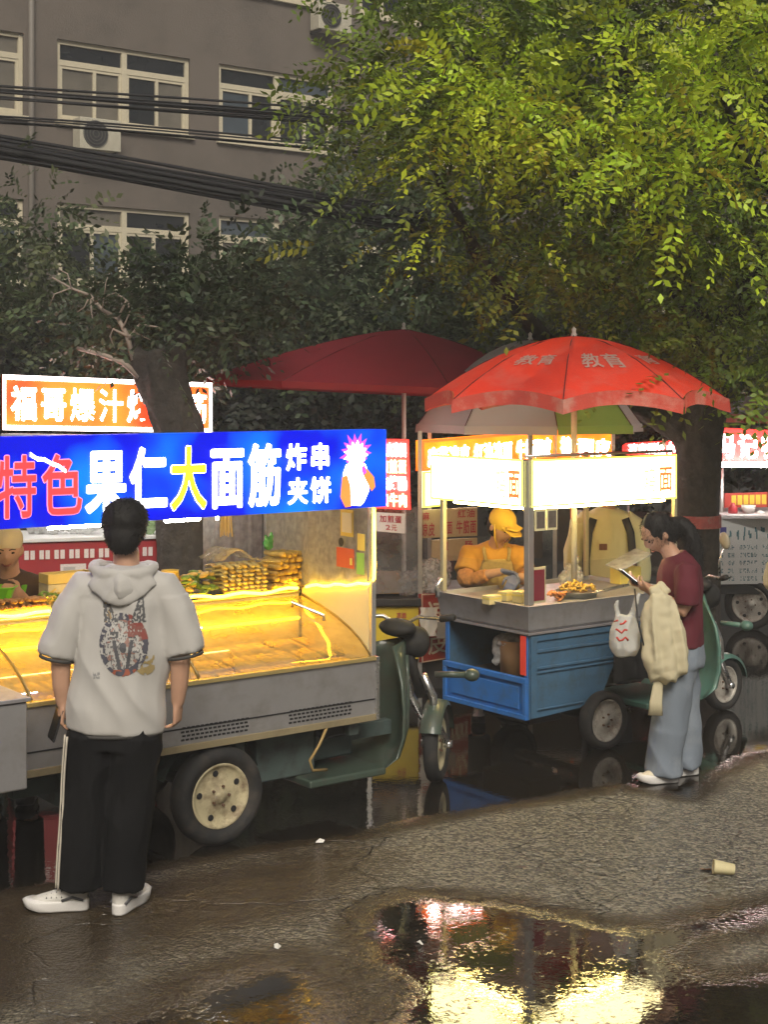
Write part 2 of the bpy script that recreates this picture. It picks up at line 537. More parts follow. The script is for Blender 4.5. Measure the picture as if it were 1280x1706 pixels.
def asphalt():
    m = bpy.data.materials.new('wet_asphalt'); m.use_nodes = True
    nt = m.node_tree; L = nt.links.new; N = nt.nodes.new
    b = nt.nodes['Principled BSDF']
    tc = N('ShaderNodeTexCoord')
    at = N('ShaderNodeAttribute'); at.attribute_name = 'wet'
    def noise(scale, detail=4, rough=.55):
        n = N('ShaderNodeTexNoise'); n.inputs['Scale'].default_value = scale; n.inputs['Detail'].default_value = detail
        n.inputs['Roughness'].default_value = rough
        L(tc.outputs['Object'], n.inputs['Vector']); return n.outputs['Fac']
    def math_(op, a, b_=None, c=None):
        n = N('ShaderNodeMath'); n.operation = op
        for i, q in enumerate((a, b_, c)):
            if q is None: continue
            if isinstance(q, (int, float)): n.inputs[i].default_value = q
            else: L(q, n.inputs[i])
        return n.outputs[0]
    def rng_(v, a, b_, c, d, smooth=False):
        n = N('ShaderNodeMapRange'); n.inputs['From Min'].default_value = a; n.inputs['From Max'].default_value = b_
        n.inputs['To Min'].default_value = c; n.inputs['To Max'].default_value = d
        if smooth: n.interpolation_type = 'SMOOTHSTEP'
        L(v, n.inputs['Value']); return n.outputs['Result']
    wob = math_('ADD', math_('MULTIPLY', math_('SUBTRACT', noise(5.5, 6, .65), .5), .55), math_('MULTIPLY', math_('SUBTRACT', noise(38, 3), .5), .35))
    w = math_('ADD', at.outputs['Fac'], wob)
    water = rng_(w, .50, 1.06, 0, 1, True)                    # standing water
    damp = rng_(w, .05, .55, 0, 1, True)                     # film of water between the stones
    # stones
    vor = N('ShaderNodeTexVoronoi'); vor.inputs['Scale'].default_value = 62; L(tc.outputs['Object'], vor.inputs['Vector'])
    stones = math_('ADD', math_('MULTIPLY', vor.outputs['Distance'], -.8), math_('MULTIPLY', noise(110, 3), .7))
    big = noise(2.2, 5, .6)
    vc = N('ShaderNodeTexVoronoi'); vc.feature = 'DISTANCE_TO_EDGE'; vc.inputs['Scale'].default_value = .9
    wv = N('ShaderNodeVectorMath'); wv.operation = 'MULTIPLY_ADD'; nz = N('ShaderNodeTexNoise'); nz.inputs['Scale'].default_value = 2.5; nz.inputs['Detail'].default_value = 6
    L(tc.outputs['Object'], nz.inputs['Vector']); L(nz.outputs['Color'], wv.inputs[0]); wv.inputs[1].default_value = (.6, .6, .6); L(tc.outputs['Object'], wv.inputs[2]); L(wv.outputs[0], vc.inputs['Vector'])
    crack = rng_(vc.outputs['Distance'], .0, .012, -1.2, 0)
    hgt = math_('ADD', math_('ADD', stones, crack), math_('MULTIPLY', noise(14, 4), 1.3))
    ripple = math_('MULTIPLY', noise(30, 2), .022)
    dry = math_('SUBTRACT', 1.0, water)
    bs = math_('MULTIPLY', math_('POWER', dry, 3.2), rng_(damp, 0, 1, 1.0, .62))
    h = math_('ADD', math_('MULTIPLY', hgt, bs), math_('MULTIPLY', ripple, water))
    bp = N('ShaderNodeBump'); bp.inputs['Strength'].default_value = 1.0; bp.inputs['Distance'].default_value = .016
    L(h, bp.inputs['Height']); L(bp.outputs['Normal'], b.inputs['Normal'])
    rough = math_('ADD', math_('MULTIPLY', math_('MULTIPLY', dry, dry), rng_(damp, 0, 1, .17, .11)), .02)
    L(rough, b.inputs['Roughness'])
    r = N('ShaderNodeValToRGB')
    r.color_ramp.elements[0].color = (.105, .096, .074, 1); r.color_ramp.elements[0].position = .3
    r.color_ramp.elements[1].color = (.350, .320, .240, 1); r.color_ramp.elements[1].position = .75  # stones kept pale to stand in for sign glare on the road
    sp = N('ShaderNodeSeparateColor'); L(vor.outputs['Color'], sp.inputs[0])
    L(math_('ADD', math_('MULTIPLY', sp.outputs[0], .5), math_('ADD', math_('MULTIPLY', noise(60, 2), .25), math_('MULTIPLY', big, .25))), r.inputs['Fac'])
    mx = N('ShaderNodeMix'); mx.data_type = 'RGBA'
    md = N('ShaderNodeMix'); md.data_type = 'RGBA'; L(r.outputs['Color'], md.inputs['A']); md.inputs['B'].default_value = (.055, .038, .018, 1); L(damp, md.inputs['Factor'])  # brown of the damp film also paints in the warm cart light
    L(md.outputs['Result'], mx.inputs['A']); mx.inputs['B'].default_value = (.012, .010, .008, 1)
    L(water, mx.inputs['Factor']); L(mx.outputs['Result'], b.inputs['Base Color'])
    b.inputs['Specular IOR Level'].default_value = 1.0
    return m
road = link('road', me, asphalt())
tag(road, kind='structure')

# ------------------------------------------------------------------ apartment building far behind
m_wall = M('stucco', (.150, .126, .108), .85, var=.14, scale=.7, bump=.3, bscale=25, dirt=(.085, .075, .066), dirt_scale=.45, dirt_amt=.85)
m_frame = M('cream_window_frame', (.62, .56, .42), .5, var=.1)
m_pane = M('dark_window_glass', (.012, .015, .018), .06, var=.3, scale=2)
m_panes = [m_pane, M('window_glass_curtain', (.16, .145, .12), .12, var=.5, scale=3), M('window_glass_blue', (.06, .08, .10), .08, var=.5, scale=2), m_pane]
m_curtain = M('curtain', (.20, .19, .16), .9, var=.3, scale=5)
B0 = Vector((-4.81, 27.0, 0))
bld = thing('apartment_building', 'grey brown apartment block with cream framed windows behind the trees', 'building', B0, ANG)
rows = [(9.90, 11.35), (7.00, 8.45), (4.10, 5.55), (1.2, 2.65)]
cols = [(-1.23 + 3.31 * n, 1.45 + 3.31 * n) for n in range(-3, 9)]
# wall with real openings: strips between the windows
mb = MB()
xl, xr = -30.0, 45.0
zs = [0.0]
for z0, z1 in rows[::-1]: zs += [z0, z1]
zs.append(14.0)
for i in range(len(zs) - 1):
    if i % 2 == 0: mb.box(xl, xr, 0, .35, zs[i], zs[i + 1])
    else:
        e = [xl] + [q for c in cols for q in c] + [xr]
        for j in range(0, len(e), 2): mb.box(e[j], e[j + 1], 0, .35, zs[i], zs[i + 1])
mb.build('wall', m_wall, bld)
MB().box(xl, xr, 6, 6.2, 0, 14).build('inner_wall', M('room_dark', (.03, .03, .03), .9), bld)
MB().box(xl, xr, -.03, 6.2, 14, 14.3).build('parapet', m_wall, bld)
def window(parent, a0, a1, z0, z1, seed):
    r = random.Random(seed)
    t = .075; y0, y1 = .06, .14
    w = MB()
    zt = z1 - .40; am = (a0 + a1) / 2
    w.box(a0, a1, y0, y1, z0, z0 + t); w.box(a0, a1, y0, y1, z1 - t, z1)
    for x in (a0, a1 - t): w.box(x, x + t, y0 - .002, y1 + .002, z0 - .002, z1 + .002)
    w.box(am - t * .7, am + t * .7, y0 - .004, y1, z0 + t, z1 - t)
    w.box(a0 + t, am - t * .7, y0 + .002, y1, zt - .05, zt + .05); w.box(am + t * .7, a1 - t, y0 + .002, y1, zt - .05, zt + .05)
    o = w.build('window', m_frame, parent)
    for h0, h1 in ((a0 + t, am - t * .7), (am + t * .7, a1 - t)):
        hm = (h0 + h1) / 2 + r.uniform(-.08, .08)
        s = MB()
        s.box(hm - .03, hm + .03, y0 + .01, y1 - .01, z0 + t, zt - .05)
        s.box(h0, h0 + .05, y0 + .012, y1 - .012, z0 + t, zt - .05)
        s.box(h1 - .05, h1, y0 + .012, y1 - .012, z0 + t, zt - .05)
        s.box(h0, h1, y0 + .014, y1 - .014, z0 + t, z0 + t + .05); s.box(h0, h1, y0 + .014, y1 - .014, zt - .10, zt - .052)
        s.build('sash', m_frame, o)
        for (p0, p1, q0, q1) in ((h0, hm, z0 + t, zt), (hm, h1, z0 + t, zt), (h0, h1, zt, z1 - t)):
            MB().quad((p0, .11, q0), (p1, .11, q0), (p1, .11, q1), (p0, .11, q1)).build('pane', r.choice(m_panes), o)
    MB().box(a0 - .06, a1 + .06, -.08, y0, z0 - .07, z0).build('sill', m_frame, o)
    return o
for ri, (z0, z1) in enumerate(rows[:3]):
    for ci, (a0, a1) in enumerate(cols[1:8]):
        window(bld, a0, a1, z0, z1, ri * 20 + ci)

for a in (-1.75, 8.2):
    p = MB(); p.cyl((a, -.07, 0), (a, -.07, 14.2), .055, 10); p.build('drain_pipe', M('pipe_grey', (.20, .18, .16), .6), bld, smooth=True)
m_acw = M('ac_white', (.52, .49, .40), .5, dirt=(.3, .27, .2), dirt_amt=.4)
m_dark = M('dark_plastic', (.02, .02, .022), .5)
def ac_unit(a, z, label):
    p = B0 + U * a
    t = thing('air_conditioner', label, 'air conditioner', p - V * .22 + Vector((0, 0, z)), ANG, 'air conditioners on the block')
    MB().box(-.40, .40, -.18, .13, 0, .56).build('case', m_acw, t, bevel=.015)
    g = MB()
    for r_ in (.06, .12, .18, .23):
        g.lathe([(-.01, r_ - .006), (-.01, r_ + .006), (.0, r_ + .006), (.0, r_ - .006)], (-.1, -.19, .28), (0, 1, 0), 24)
    MB().lathe([(0, .001), (0, .24), (.02, .24)], (-.1, -.186, .28), (0, 1, 0), 28).build('fan_opening', m_dark, t)
    g.build('fan_grille', M('grille', (.12, .12, .11), .5), t)
    for q in (-.35, .31): MB().box(q, q + .04, -.15, .21, -.04, -.003).build('bracket', m_dark, t)
def bz(x, y):
    a = solve_line(x, B0, U); p = B0 + U * a
    return a, zat(p, y)
a, z = bz(151, 255); ac_unit(a, z, 'cream air conditioner below the left large window, under the cables')
a, z = bz(540, 58); ac_unit(a, z, 'cream air conditioner high on the block beside the tree crown')

# dark compound wall under the trees
m_cw = M('dark_compound_wall', (.045, .045, .047), .9, var=.3, scale=2, bump=.3)
cw = thing('compound_wall', 'low dark compound wall under the trees behind the stalls', 'wall', Vector((-3.2, 19.0, 0)), ANG)
MB().box(-18, 30, 0, .24, 0, 2.3).build('wall_face', m_cw, cw)
MB().box(-18, 30, -.05, .29, 2.303, 2.4).build('coping', M('coping', (.09, .088, .085), .85), cw)

# ------------------------------------------------------------------ overhead cables
m_cable = M('black_cable', (.012, .012, .014), .55)
def bundle(label, pts, Y, n, spread, r, seed):
    rr = random.Random(seed)
    t = thing('overhead_cable_bundle', label, 'cables', W(pts[0][0], pts[0][1], Y), 0, 'overhead cable bundles')
    for i in range(n):
        off = rr.uniform(-1, 1) * spread; offy = rr.uniform(-.4, .4) * spread; ph = rr.uniform(0, 6)
        sag = rr.uniform(-.5, 1) * spread
        P = []
        xs = np.linspace(pts[0][0], pts[-1][0], 22)
        ys = np.interp(xs, [p[0] for p in pts], [p[1] for p in pts])
        ys = np.convolve(np.pad(ys, 3, mode='reflect', reflect_type='odd'), np.ones(7) / 7, 'valid')
        for k, (x, y) in enumerate(zip(xs, ys)):
            s = k / (len(xs) - 1)
            q = W(x, y, Y + 5.0 * s)
            P.append(q + Vector((0, offy, off * (.8 + .3 * math.sin(3 * s + ph)) - sag * math.sin(math.pi * s) * .6)))
        MB().tube(P, r * rr.uniform(.7, 1.4), 5, ref=(0, 0, 1)).build('cable', m_cable, t, world=True, smooth=True)
bundle('thick sagging bundle of black cables, lowest across the facade', [(-200, 215), (0, 248), (300, 300), (640, 362), (900, 402), (1400, 440)], 14.6, 24, .13, .018, 1)
bundle('thin bundle of cables crossing the upper windows', [(-200, 140), (0, 158), (300, 176), (700, 208), (1400, 232)], 15.2, 9, .085, .012, 2)
bundle('pair of slack cables between the two denser bundles', [(-200, 188), (0, 196), (320, 222), (640, 252), (1000, 280), (1400, 300)], 15.0, 5, .06, .011, 3)

# ------------------------------------------------------------------ trees
m_bark = M('bark', (.052, .044, .038), .95, var=.6, scale=16, bump=1.6, bscale=24, dirt=(.02, .018, .016), dirt_scale=7, dirt_amt=.8)
m_twig = M('pale_dead_twig', (.32, .26, .22), .85, var=.2)
M_LEAF = leaf_mat('leaves')
def leaves_mesh(name, centers, dirs, cols, parent, L=.22, nleaf=11, lw=.018, ll=.055, droop=.35):
    """pinnate sprays: each centre gets a stalk of leaflets hanging along its direction"""
    n = len(centers)
    d = dirs / np.linalg.norm(dirs, axis=1)[:, None]
    up = rng.normal(size=(n, 3)) * .6 + np.array([0, 0, 1.0])
    side = np.cross(d, up); side /= np.linalg.norm(side, axis=1)[:, None]
    nor = np.cross(side, d)
    V_ = []; C_ = []
    size = rng.uniform(.55, 1.45, n)[:, None]
    for k in range(nleaf):
        s = (k // 2 + .5) / (nleaf / 2)
        sg = 1 if k % 2 else -1
        if k == nleaf - 1: sg = 0
        base = centers + d * (L * size * s) + np.array([0, 0, -1]) * (droop * L * size * s ** 2)
        ld = (d * (.45 if sg else 1.0) + side * (sg * .9) + rng.normal(size=(n, 3)) * .22 + np.array([0, 0, -.12]))
        ld /= np.linalg.norm(ld, axis=1)[:, None]
        wd = np.cross(ld, nor + rng.normal(size=(n, 3)) * .35); wd /= np.linalg.norm(wd, axis=1)[:, None]
        l = ll * size * rng.uniform(.75, 1.2, n)[:, None]; w = lw * size
        q = np.stack([base, base + ld * l * .45 + wd * w, base + ld * l, base + ld * l * .45 - wd * w], 1)
        V_.append(q)
        c = cols * rng.uniform(.8, 1.2, n)[:, None]
        C_.append(np.repeat(c[:, None, :], 4, 1))
    A = np.concatenate(V_).reshape(-1, 3); Cc = np.concatenate(C_).reshape(-1, 3)
    inv = np.array(WM[parent].inverted())
    A = A @ inv[:3, :3].T + inv[:3, 3]
    nq = len(A) // 4
    me = bpy.data.meshes.new(name)
    me.vertices.add(len(A)); me.vertices.foreach_set('co', A.astype(np.float32).ravel())
    me.loops.add(nq * 4); me.loops.foreach_set('vertex_index', np.arange(nq * 4, dtype=np.int32))
    me.polygons.add(nq); me.polygons.foreach_set('loop_start', np.arange(0, nq * 4, 4, dtype=np.int32))
    me.update(calc_edges=True)
    ca = me.color_attributes.new('leafcol', 'FLOAT_COLOR', 'POINT')
    ca.data.foreach_set('color', np.concatenate([np.clip(Cc, 0, 1), np.ones((len(Cc), 1))], 1).astype(np.float32).ravel())
    return link(name, me, M_LEAF, parent)
def pin(poly, n, ext=None):
    """random photo columns/rows inside an outline"""
    poly = np.array(poly, float); lo = poly.min(0); hi = poly.max(0); out = []
    while len(out) < n:
        q = rng.uniform(lo, hi, size=(n * 2, 2))
        out += list(q[poly_sdf(q, poly) < 0])
    return np.array(out[:n])
def spray_cloud(poly, ncl, per, y0, y1, rad, colf, squash=.6, ybias=None):
    c = pin(poly, ncl)
    C_ = []; D_ = []; K_ = []
    for (x, y) in c:
        Y = rng.uniform(y0, y1) if ybias is None else ybias(x, y)
        p = np.array(W(x, y, Y))
        n = max(4, int(rng.normal(per, per * .35)))
        r = rad * rng.uniform(.6, 1.3)
        q = p + rng.normal(size=(n, 3)) * np.array([r, r, r * squash])
        dd = (q - p) / r + np.array([0, 0, -.30]) + rng.normal(size=(n, 3)) * .35
        k = colf(n)
        C_.append(q); D_.append(dd); K_.append(k)
    return np.concatenate(C_), np.concatenate(D_), np.concatenate(K_)
def colf_mix(base, var, alt=None, palt=0.0):
    base = np.array(base)
    def f(n):
        t = rng.uniform(-1, 1)
        c = base * (1 + var * t) * np.array([1 + .15 * rng.uniform(-1, 1), 1, 1])
        if alt is not None and rng.uniform() < palt: c = np.array(alt) * rng.uniform(.8, 1.2)
        return np.tile(c, (n, 1))
    return f
def limb(mb, pts, r0, r1, n=9):
    pts = [Vector(p) for p in pts]
    k = len(pts) - 1
    mb.tube(pts, [r0 + (r1 - r0) * i / k for i in range(k + 1)], n, ref=(0, 1, 0))

# big tree on the right, growing behind the noodle stall
base2 = G(1163, 1105)
T2 = thing('street_tree', 'large leafy street tree whose trunk rises behind the noodle stall', 'tree', base2, 0)
Y2 = base2.y
mb = MB()
limb(mb, [base2, W(1162, 960, Y2), W(1160, 860, Y2), W(1163, 780, Y2), W(1170, 700, Y2), W(1178, 640, Y2), W(1190, 560, Y2 - .2)], .185, .19, 14)
limb(mb, [W(1160, 735, Y2), W(1100, 690, Y2), W(1020, 650, Y2 - .2), W(900, 560, Y2 - .6), W(800, 430, Y2 - 1.2), W(720, 280, Y2 - 1.6)], .15, .03)
limb(mb, [W(1185, 600, Y2), W(1140, 480, Y2 - .6), W(1080, 330, Y2 - 1.2), W(1040, 120, Y2 - 1.6), W(1000, -120, Y2 - 2)], .14, .04)
limb(mb, [W(1188, 590, Y2), W(1280, 420, Y2 - .5), W(1380, 200, Y2 - 1.2), W(1420, -100, Y2 - 1.5)], .14, .04)
limb(mb, [W(1085, 340, Y2 - 1.2), W(960, 230, Y2 - 1.8), W(820, 120, Y2 - 2.2), W(700, 40, Y2 - 2.5)], .06, .015)
limb(mb, [W(1320, 350, Y2 - .7), W(1240, 260, Y2 - 2.0), W(1200, 140, Y2 - 2.8), W(1180, 20, Y2 - 3)], .06, .015)
blob('trunk', mb, m_bark, T2, .035, 3, folds=fold_fn(.018, 9, 9, 2.0), world=True)
# red and white painted band round the foot of the trunk
bnd = MB(); bnd.lathe([(0, .195), (0, .205), (.10, .205), (.10, .195)], W(1160, 878, Y2), (0, 0, 1), 24)
bnd.build('painted_band', M('worn_red_band', (.42, .10, .09), .8, var=.5, scale=20, dirt=(.35, .3, .27), dirt_amt=.8, dirt_scale=12), T2, world=True)
OUT2 = [(590, 150), (640, 30), (690, -160), (1000, -320), (1700, -320), (1700, 600), (1330, 640), (1230, 630), (1140, 585), (1010, 555), (900, 525), (800, 470), (730, 440), (690, 330), (660, 235)]
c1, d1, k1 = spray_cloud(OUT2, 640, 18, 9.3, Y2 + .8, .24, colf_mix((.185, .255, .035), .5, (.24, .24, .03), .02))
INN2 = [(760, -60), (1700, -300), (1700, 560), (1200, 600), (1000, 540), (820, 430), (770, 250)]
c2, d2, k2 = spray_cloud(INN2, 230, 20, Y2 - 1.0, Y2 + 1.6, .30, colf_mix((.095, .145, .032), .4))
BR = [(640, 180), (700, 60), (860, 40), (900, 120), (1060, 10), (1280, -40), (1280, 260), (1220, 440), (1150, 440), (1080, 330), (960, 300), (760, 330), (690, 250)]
c3, d3, k3 = spray_cloud(BR, 70, 12, 8.0, 9.6, .16, colf_mix((.46, .60, .035), .3, (.50, .46, .04), .08))  # paler near sprays hold the street lamp light in their leaf colour
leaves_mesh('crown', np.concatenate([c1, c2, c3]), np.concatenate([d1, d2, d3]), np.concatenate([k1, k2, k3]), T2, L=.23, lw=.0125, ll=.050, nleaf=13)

# pruned tree behind the skewer cart
base1 = G(312, 1180)
Y1 = base1.y
T1 = thing('pruned_tree', 'leaning tree trunk with pale bare twigs behind the blue sign', 'tree', base1, 0)
mb = MB()
limb(mb, [W(312, 1180, Y1), W(300, 1000, Y1), W(300, 900, Y1), W(302, 790, Y1), W(298, 715, Y1), W(280, 660, Y1), W(262, 615, Y1), W(258, 585, Y1)], .165, .18, 14)
limb(mb, [W(272, 640, Y1), W(285, 590, Y1 + .1), W(300, 545, Y1 + .3), W(318, 500, Y1 + .5), W(335, 460, Y1 + .8)], .15, .06)
limb(mb, [W(240, 610, Y1 - .05), W(226, 585, Y1), W(215, 560, Y1)], .055, .035)
blob('trunk', mb, m_bark, T1, .022, 3, folds=fold_fn(.016, 10, 10, 2.5), world=True)
def twig(pts, r0, r1):
    t = MB(); limb(t, [W(x, y, Y1 - .1 + .02 * i) for i, (x, y) in enumerate(pts)], r0, r1, 6)
    t.build('twig', m_twig, T1, world=True, smooth=True)
twig([(232, 628), (205, 604), (168, 590), (128, 580)], .022, .014)
twig([(222, 600), (212, 560), (196, 530), (170, 516), (150, 492), (118, 480), (86, 462)], .020, .006)
twig([(212, 560), (188, 548), (183, 560), (190, 580)], .009, .004)
twig([(196, 530), (210, 500), (192, 488), (170, 496)], .010, .004)
twig([(150, 492), (140, 512), (128, 520)], .007, .003)
twig([(150, 492), (152, 520), (158, 560)], .006, .003)
twig([(118, 480), (90, 490), (82, 510)], .006, .003)
twig([(118, 480), (112, 456), (96, 448)], .006, .003)
twig([(214, 565), (232, 540), (262, 545), (270, 548)], .010, .004)
twig([(205, 545), (216, 520), (212, 500)], .007, .003)
twig([(170, 516), (176, 470), (182, 455)], .005, .002)
twig([(212, 560), (226, 555), (250, 566)], .008, .003)

c4, d4, k4 = spray_cloud([(225, 540), (260, 470), (330, 440), (400, 460), (400, 520), (340, 565), (250, 575)], 60, 15, Y1 - .1, Y1 + 1.4, .22, colf_mix((.050, .070, .034), .4))
leaves_mesh('crown', c4, d4, k4, T1, L=.24, lw=.015, ll=.062)

# darker trees between the street and the block
def back_tree(label, x, Y, outline, ncl, per, col, var, rad, trunk_top, ll=.12, lw=.04, L=.42):
    b = W(x, 0, Y); b.z = 0
    t = thing('background_tree', label, 'tree', b, 0, 'dark trees in front of the block')
    mb = MB()
    limb(mb, [b, W(x + 4, 600, Y), W(x - 8, trunk_top + 80, Y), W(x, trunk_top, Y)], .17, .06)
    limb(mb, [W(x - 6, trunk_top + 110, Y), W(x - 70, trunk_top + 20, Y - .5)], .07, .03)
    limb(mb, [W(x - 2, trunk_top + 60, Y), W(x + 80, trunk_top - 20, Y + .4)], .07, .03)
    mb.build('trunk', m_bark, t, world=True, smooth=True)
    c, d, k = spray_cloud(outline, ncl, per, Y - 1.6, Y + 1.6, rad, colf_mix(col, var))
    leaves_mesh('crown', c, d, k, t, L=L, nleaf=9, lw=lw, ll=ll)
BT = dict(ll=.085, lw=.024, L=.34)
back_tree('dark tree at the left edge below the cables', 40, 17.2, [(-300, 360), (10, 330), (80, 380), (110, 460), (110, 560), (-300, 600)], 55, 24, (.115, .150, .065), .45, .34, 520, **BT)
back_tree('dark tree in front of the lower left windows', 330, 17.6, [(60, 540), (150, 505), (250, 520), (330, 500), (420, 450), (520, 430), (560, 560), (480, 620), (60, 610)], 90, 24, (.085, .115, .062), .4, .34, 540, **BT)
back_tree('dark tree behind the maroon umbrella', 600, 18.2, [(440, 430), (520, 330), (590, 250), (640, 220), (760, 300), (820, 420), (880, 560), (760, 640), (520, 640), (440, 560)], 150, 24, (.095, .130, .062), .45, .36, 500, **BT)
back_tree('dark tree low behind the red umbrella', 980, 17.0, [(760, 500), (860, 470), (1000, 500), (1150, 560), (1400, 560), (1400, 700), (1100, 700), (900, 660), (760, 620)], 130, 24, (.090, .125, .055), .4, .34, 560, **BT)
bush_c, bush_d, bush_k = spray_cloud([(-250, 590), (1500, 590), (1500, 760), (-250, 760)], 330, 24, 16.2, 18.6, .34, colf_mix((.050, .064, .050), .4))
hd = thing('hedge', 'dark hedge along the foot of the compound wall', 'hedge', Vector((0, 17.6, 0)), 0)
leaves_mesh('hedge_leaves', bush_c, bush_d, bush_k, hd, L=.34, nleaf=9, lw=.026, ll=.09)
# ================================================================== skewer cart with the blue sign
m_steel = M('brushed_steel', (.50, .49, .50), .34, .75, var=.10, scale=4, bump=.05, bscale=120, dirt=(.30, .27, .24), dirt_scale=5, dirt_amt=.55)
m_steel2 = M('dull_steel', (.36, .35, .37), .42, .55, var=.15, scale=5, dirt=(.24, .21, .18), dirt_scale=6, dirt_amt=.6)
m_chrome = M('chrome', (.66, .66, .66), .16, .95, dirt=(.25, .2, .15), dirt_amt=.4, dirt_scale=14)
m_alu = M('aluminium_post', (.55, .55, .54), .35, .7)
m_trim = M('brass_trim', (.62, .48, .20), .35, .6)
m_black = M('black_rubber', (.016, .016, .017), .62, var=.3, scale=14, dirt=(.06, .052, .042), dirt_amt=.5, dirt_scale=9)
m_tyre = M('tyre_rubber', (.019, .019, .020), .68, var=.3, scale=18, dirt=(.075, .062, .05), dirt_amt=.7, dirt_scale=7)
m_rim = M('cream_wheel_paint', (.56, .49, .31), .5, var=.18, scale=12, dirt=(.16, .10, .06), dirt_scale=9, dirt_amt=.85)
m_white_in = M('white_liner', (.62, .58, .46), .45, dirt=(.5, .42, .25), dirt_amt=.5)
m_glass = glass_mat('clear_glass')
m_teal = M('dull_green_paint', (.050, .076, .058), .36, var=.2, scale=6, coat=.35, dirt=(.06, .052, .04), dirt_scale=6, dirt_amt=.8)
m_led_y = M('warm_led', (.9, .8, .4), .4, emit=(1.0, .55, .016), estr=26)
m_led_w = M('white_led', (.9, .9, .9), .4, emit=(1.0, .95, .86), estr=50)
m_blue_sign = glow2('blue_sign_film', (.0, .004, .50), (.0, .26, .95), .85, scale=2.6, lo=.44, hi=.68)  # cyan patches paint the uneven backlight glow into the emission
m_let_w = M('lit_white_letter', (.8, .8, .8), .4, emit=(1.0, .97, 1.0), estr=4.5, sample=False)
m_let_y = M('lit_yellow_letter', (.8, .7, .1), .4, emit=(1.0, .86, .0), estr=1.5, sample=False)
m_let_r = M('lit_red_letter', (.7, .1, .1), .4, emit=(1.0, .020, .035), estr=.8, sample=False)
m_let_p = M('lit_pink_edge', (.8, .4, .5), .4, emit=(1.0, .22, .42), estr=.75, sample=False)
m_let_o = M('lit_orange', (.8, .3, .1), .4, emit=(1.0, .16, .02), estr=1.1, sample=False)
m_let_v = M('lit_violet', (.6, .1, .6), .4, emit=(.62, .05, .75), estr=1.1, sample=False)
m_gold_rubber = M('yellow_seal', (.65, .50, .12), .5)

C1 = Vector((-.047, 7.78, 0))
cart = thing('food_cart', 'stainless skewer cart with glass case, blue lit sign and green tricycle front', 'food cart', C1, ANG)
LEN = 2.62
def A1(x, b=0.0):                 # photo column -> place along the cart at depth b
    return solve_line(x, C1 + V * b, U)
def Z1(x, y, b=0.0):
    a = A1(x, b); return zat(C1 + V * b + U * a, y)
ZB, ZT = .512, .803
fp = MB(); fp.box(-LEN, 0, 0, .025, ZB, ZT)
fp.build('front_panel', m_steel, cart, bevel=.004)
MB().box(-LEN, .004, -.012, 0, ZB - .022, ZB + .012).build('bottom_lip', M('dirty_brass_lip', (.40, .33, .20), .45, .5, dirt=(.2, .16, .1)), cart, bevel=.003)
MB().box(-LEN, 0, -.004, 0, ZB + .085, ZB + .092).build('panel_seam', m_dark, cart)
MB().box(-LEN, .006, -.015, .012, ZT + .001, ZT + .022).build('front_rail', m_trim, cart, bevel=.003)
MB().box(-.025, 0, .027, 1.06, ZB, ZT).build('side_panel', m_steel2, cart, bevel=.003)
MB().box(-LEN, -.03, 1.04, 1.06, ZB, 1.10).build('back_panel', m_steel2, cart)
MB().box(-LEN, -.03, .03, 1.04, ZB, ZB + .02).build('cart_floor', m_steel2, cart)
MB().box(-LEN, -.03, .03, .66, .735, .747).build('case_floor', m_white_in, cart)
MB().box(-LEN, -.03, .672, 1.04, .747, 1.100).build('back_counter', m_white_in, cart, bevel=.004)
# corner angle at the right end
MB().box(-.002, .02, -.016, .03, ZB - .02, ZT + .02).build('corner_angle', m_chrome, cart, bevel=.003)
# ventilation slots punched in the front panel
for x0, x1, y0, y1 in ((300, 413, 1208, 1224), (480, 585, 1184, 1190)):
    a0, a1 = A1(x0), A1(x1)
    zc = ZB + .062
    v = MB(); nc = 15
    for r_ in range(4):
        for c_ in range(nc):
            ac = a0 + (a1 - a0) * (c_ + .5 + (.25 if r_ % 2 else 0)) / nc
            zz_ = zc - .028 + r_ * .019
            v.box(ac - .0085, ac + .0085, -.0035, .0, zz_ - .0045, zz_ + .0045)
    tag(v.build('vent_slots', m_dark, cart), kind='stuff')
# glass case: curved lid panes held by dark bars
prof = [(.012, .828), (.05, .862), (.11, .902), (.20, .948), (.32, .992), (.48, 1.036), (.655, 1.074)]
def lid(a0, a1):
    g = MB(); g.loft([[(a, b, z) for b, z in prof] for a in (a0, a1)], caps=False, closed=False)
    g.build('glass_lid', lit_greasy_glass('lit_greasy_glass'), cart, smooth=True)
m_bar = M('dark_gold_bar', (.24, .18, .07), .4, .5)
breaks = [-.02, A1(333), A1(333) - .86, -LEN + .02]
for i in range(3): lid(breaks[i + 1] + .008, breaks[i] - .008)
for a in breaks:
    b_ = MB(); b_.tube([(a, b, z + .004) for b, z in prof], (.010, .007), 6, ref=(1, 0, 0)); b_.build('lid_bar', m_bar, cart, smooth=True)
h0 = Vector((-.16, .42, .985)); h1 = Vector((-.10, .36, .968))
hd_ = MB(); hd_.tube([(-.19, .50, 1.040), (-.19, .50, 1.070), (-.12, .30, 1.012), (-.12, .30, .985)], .010, 8); hd_.build('lid_handle', m_chrome, cart, smooth=True)
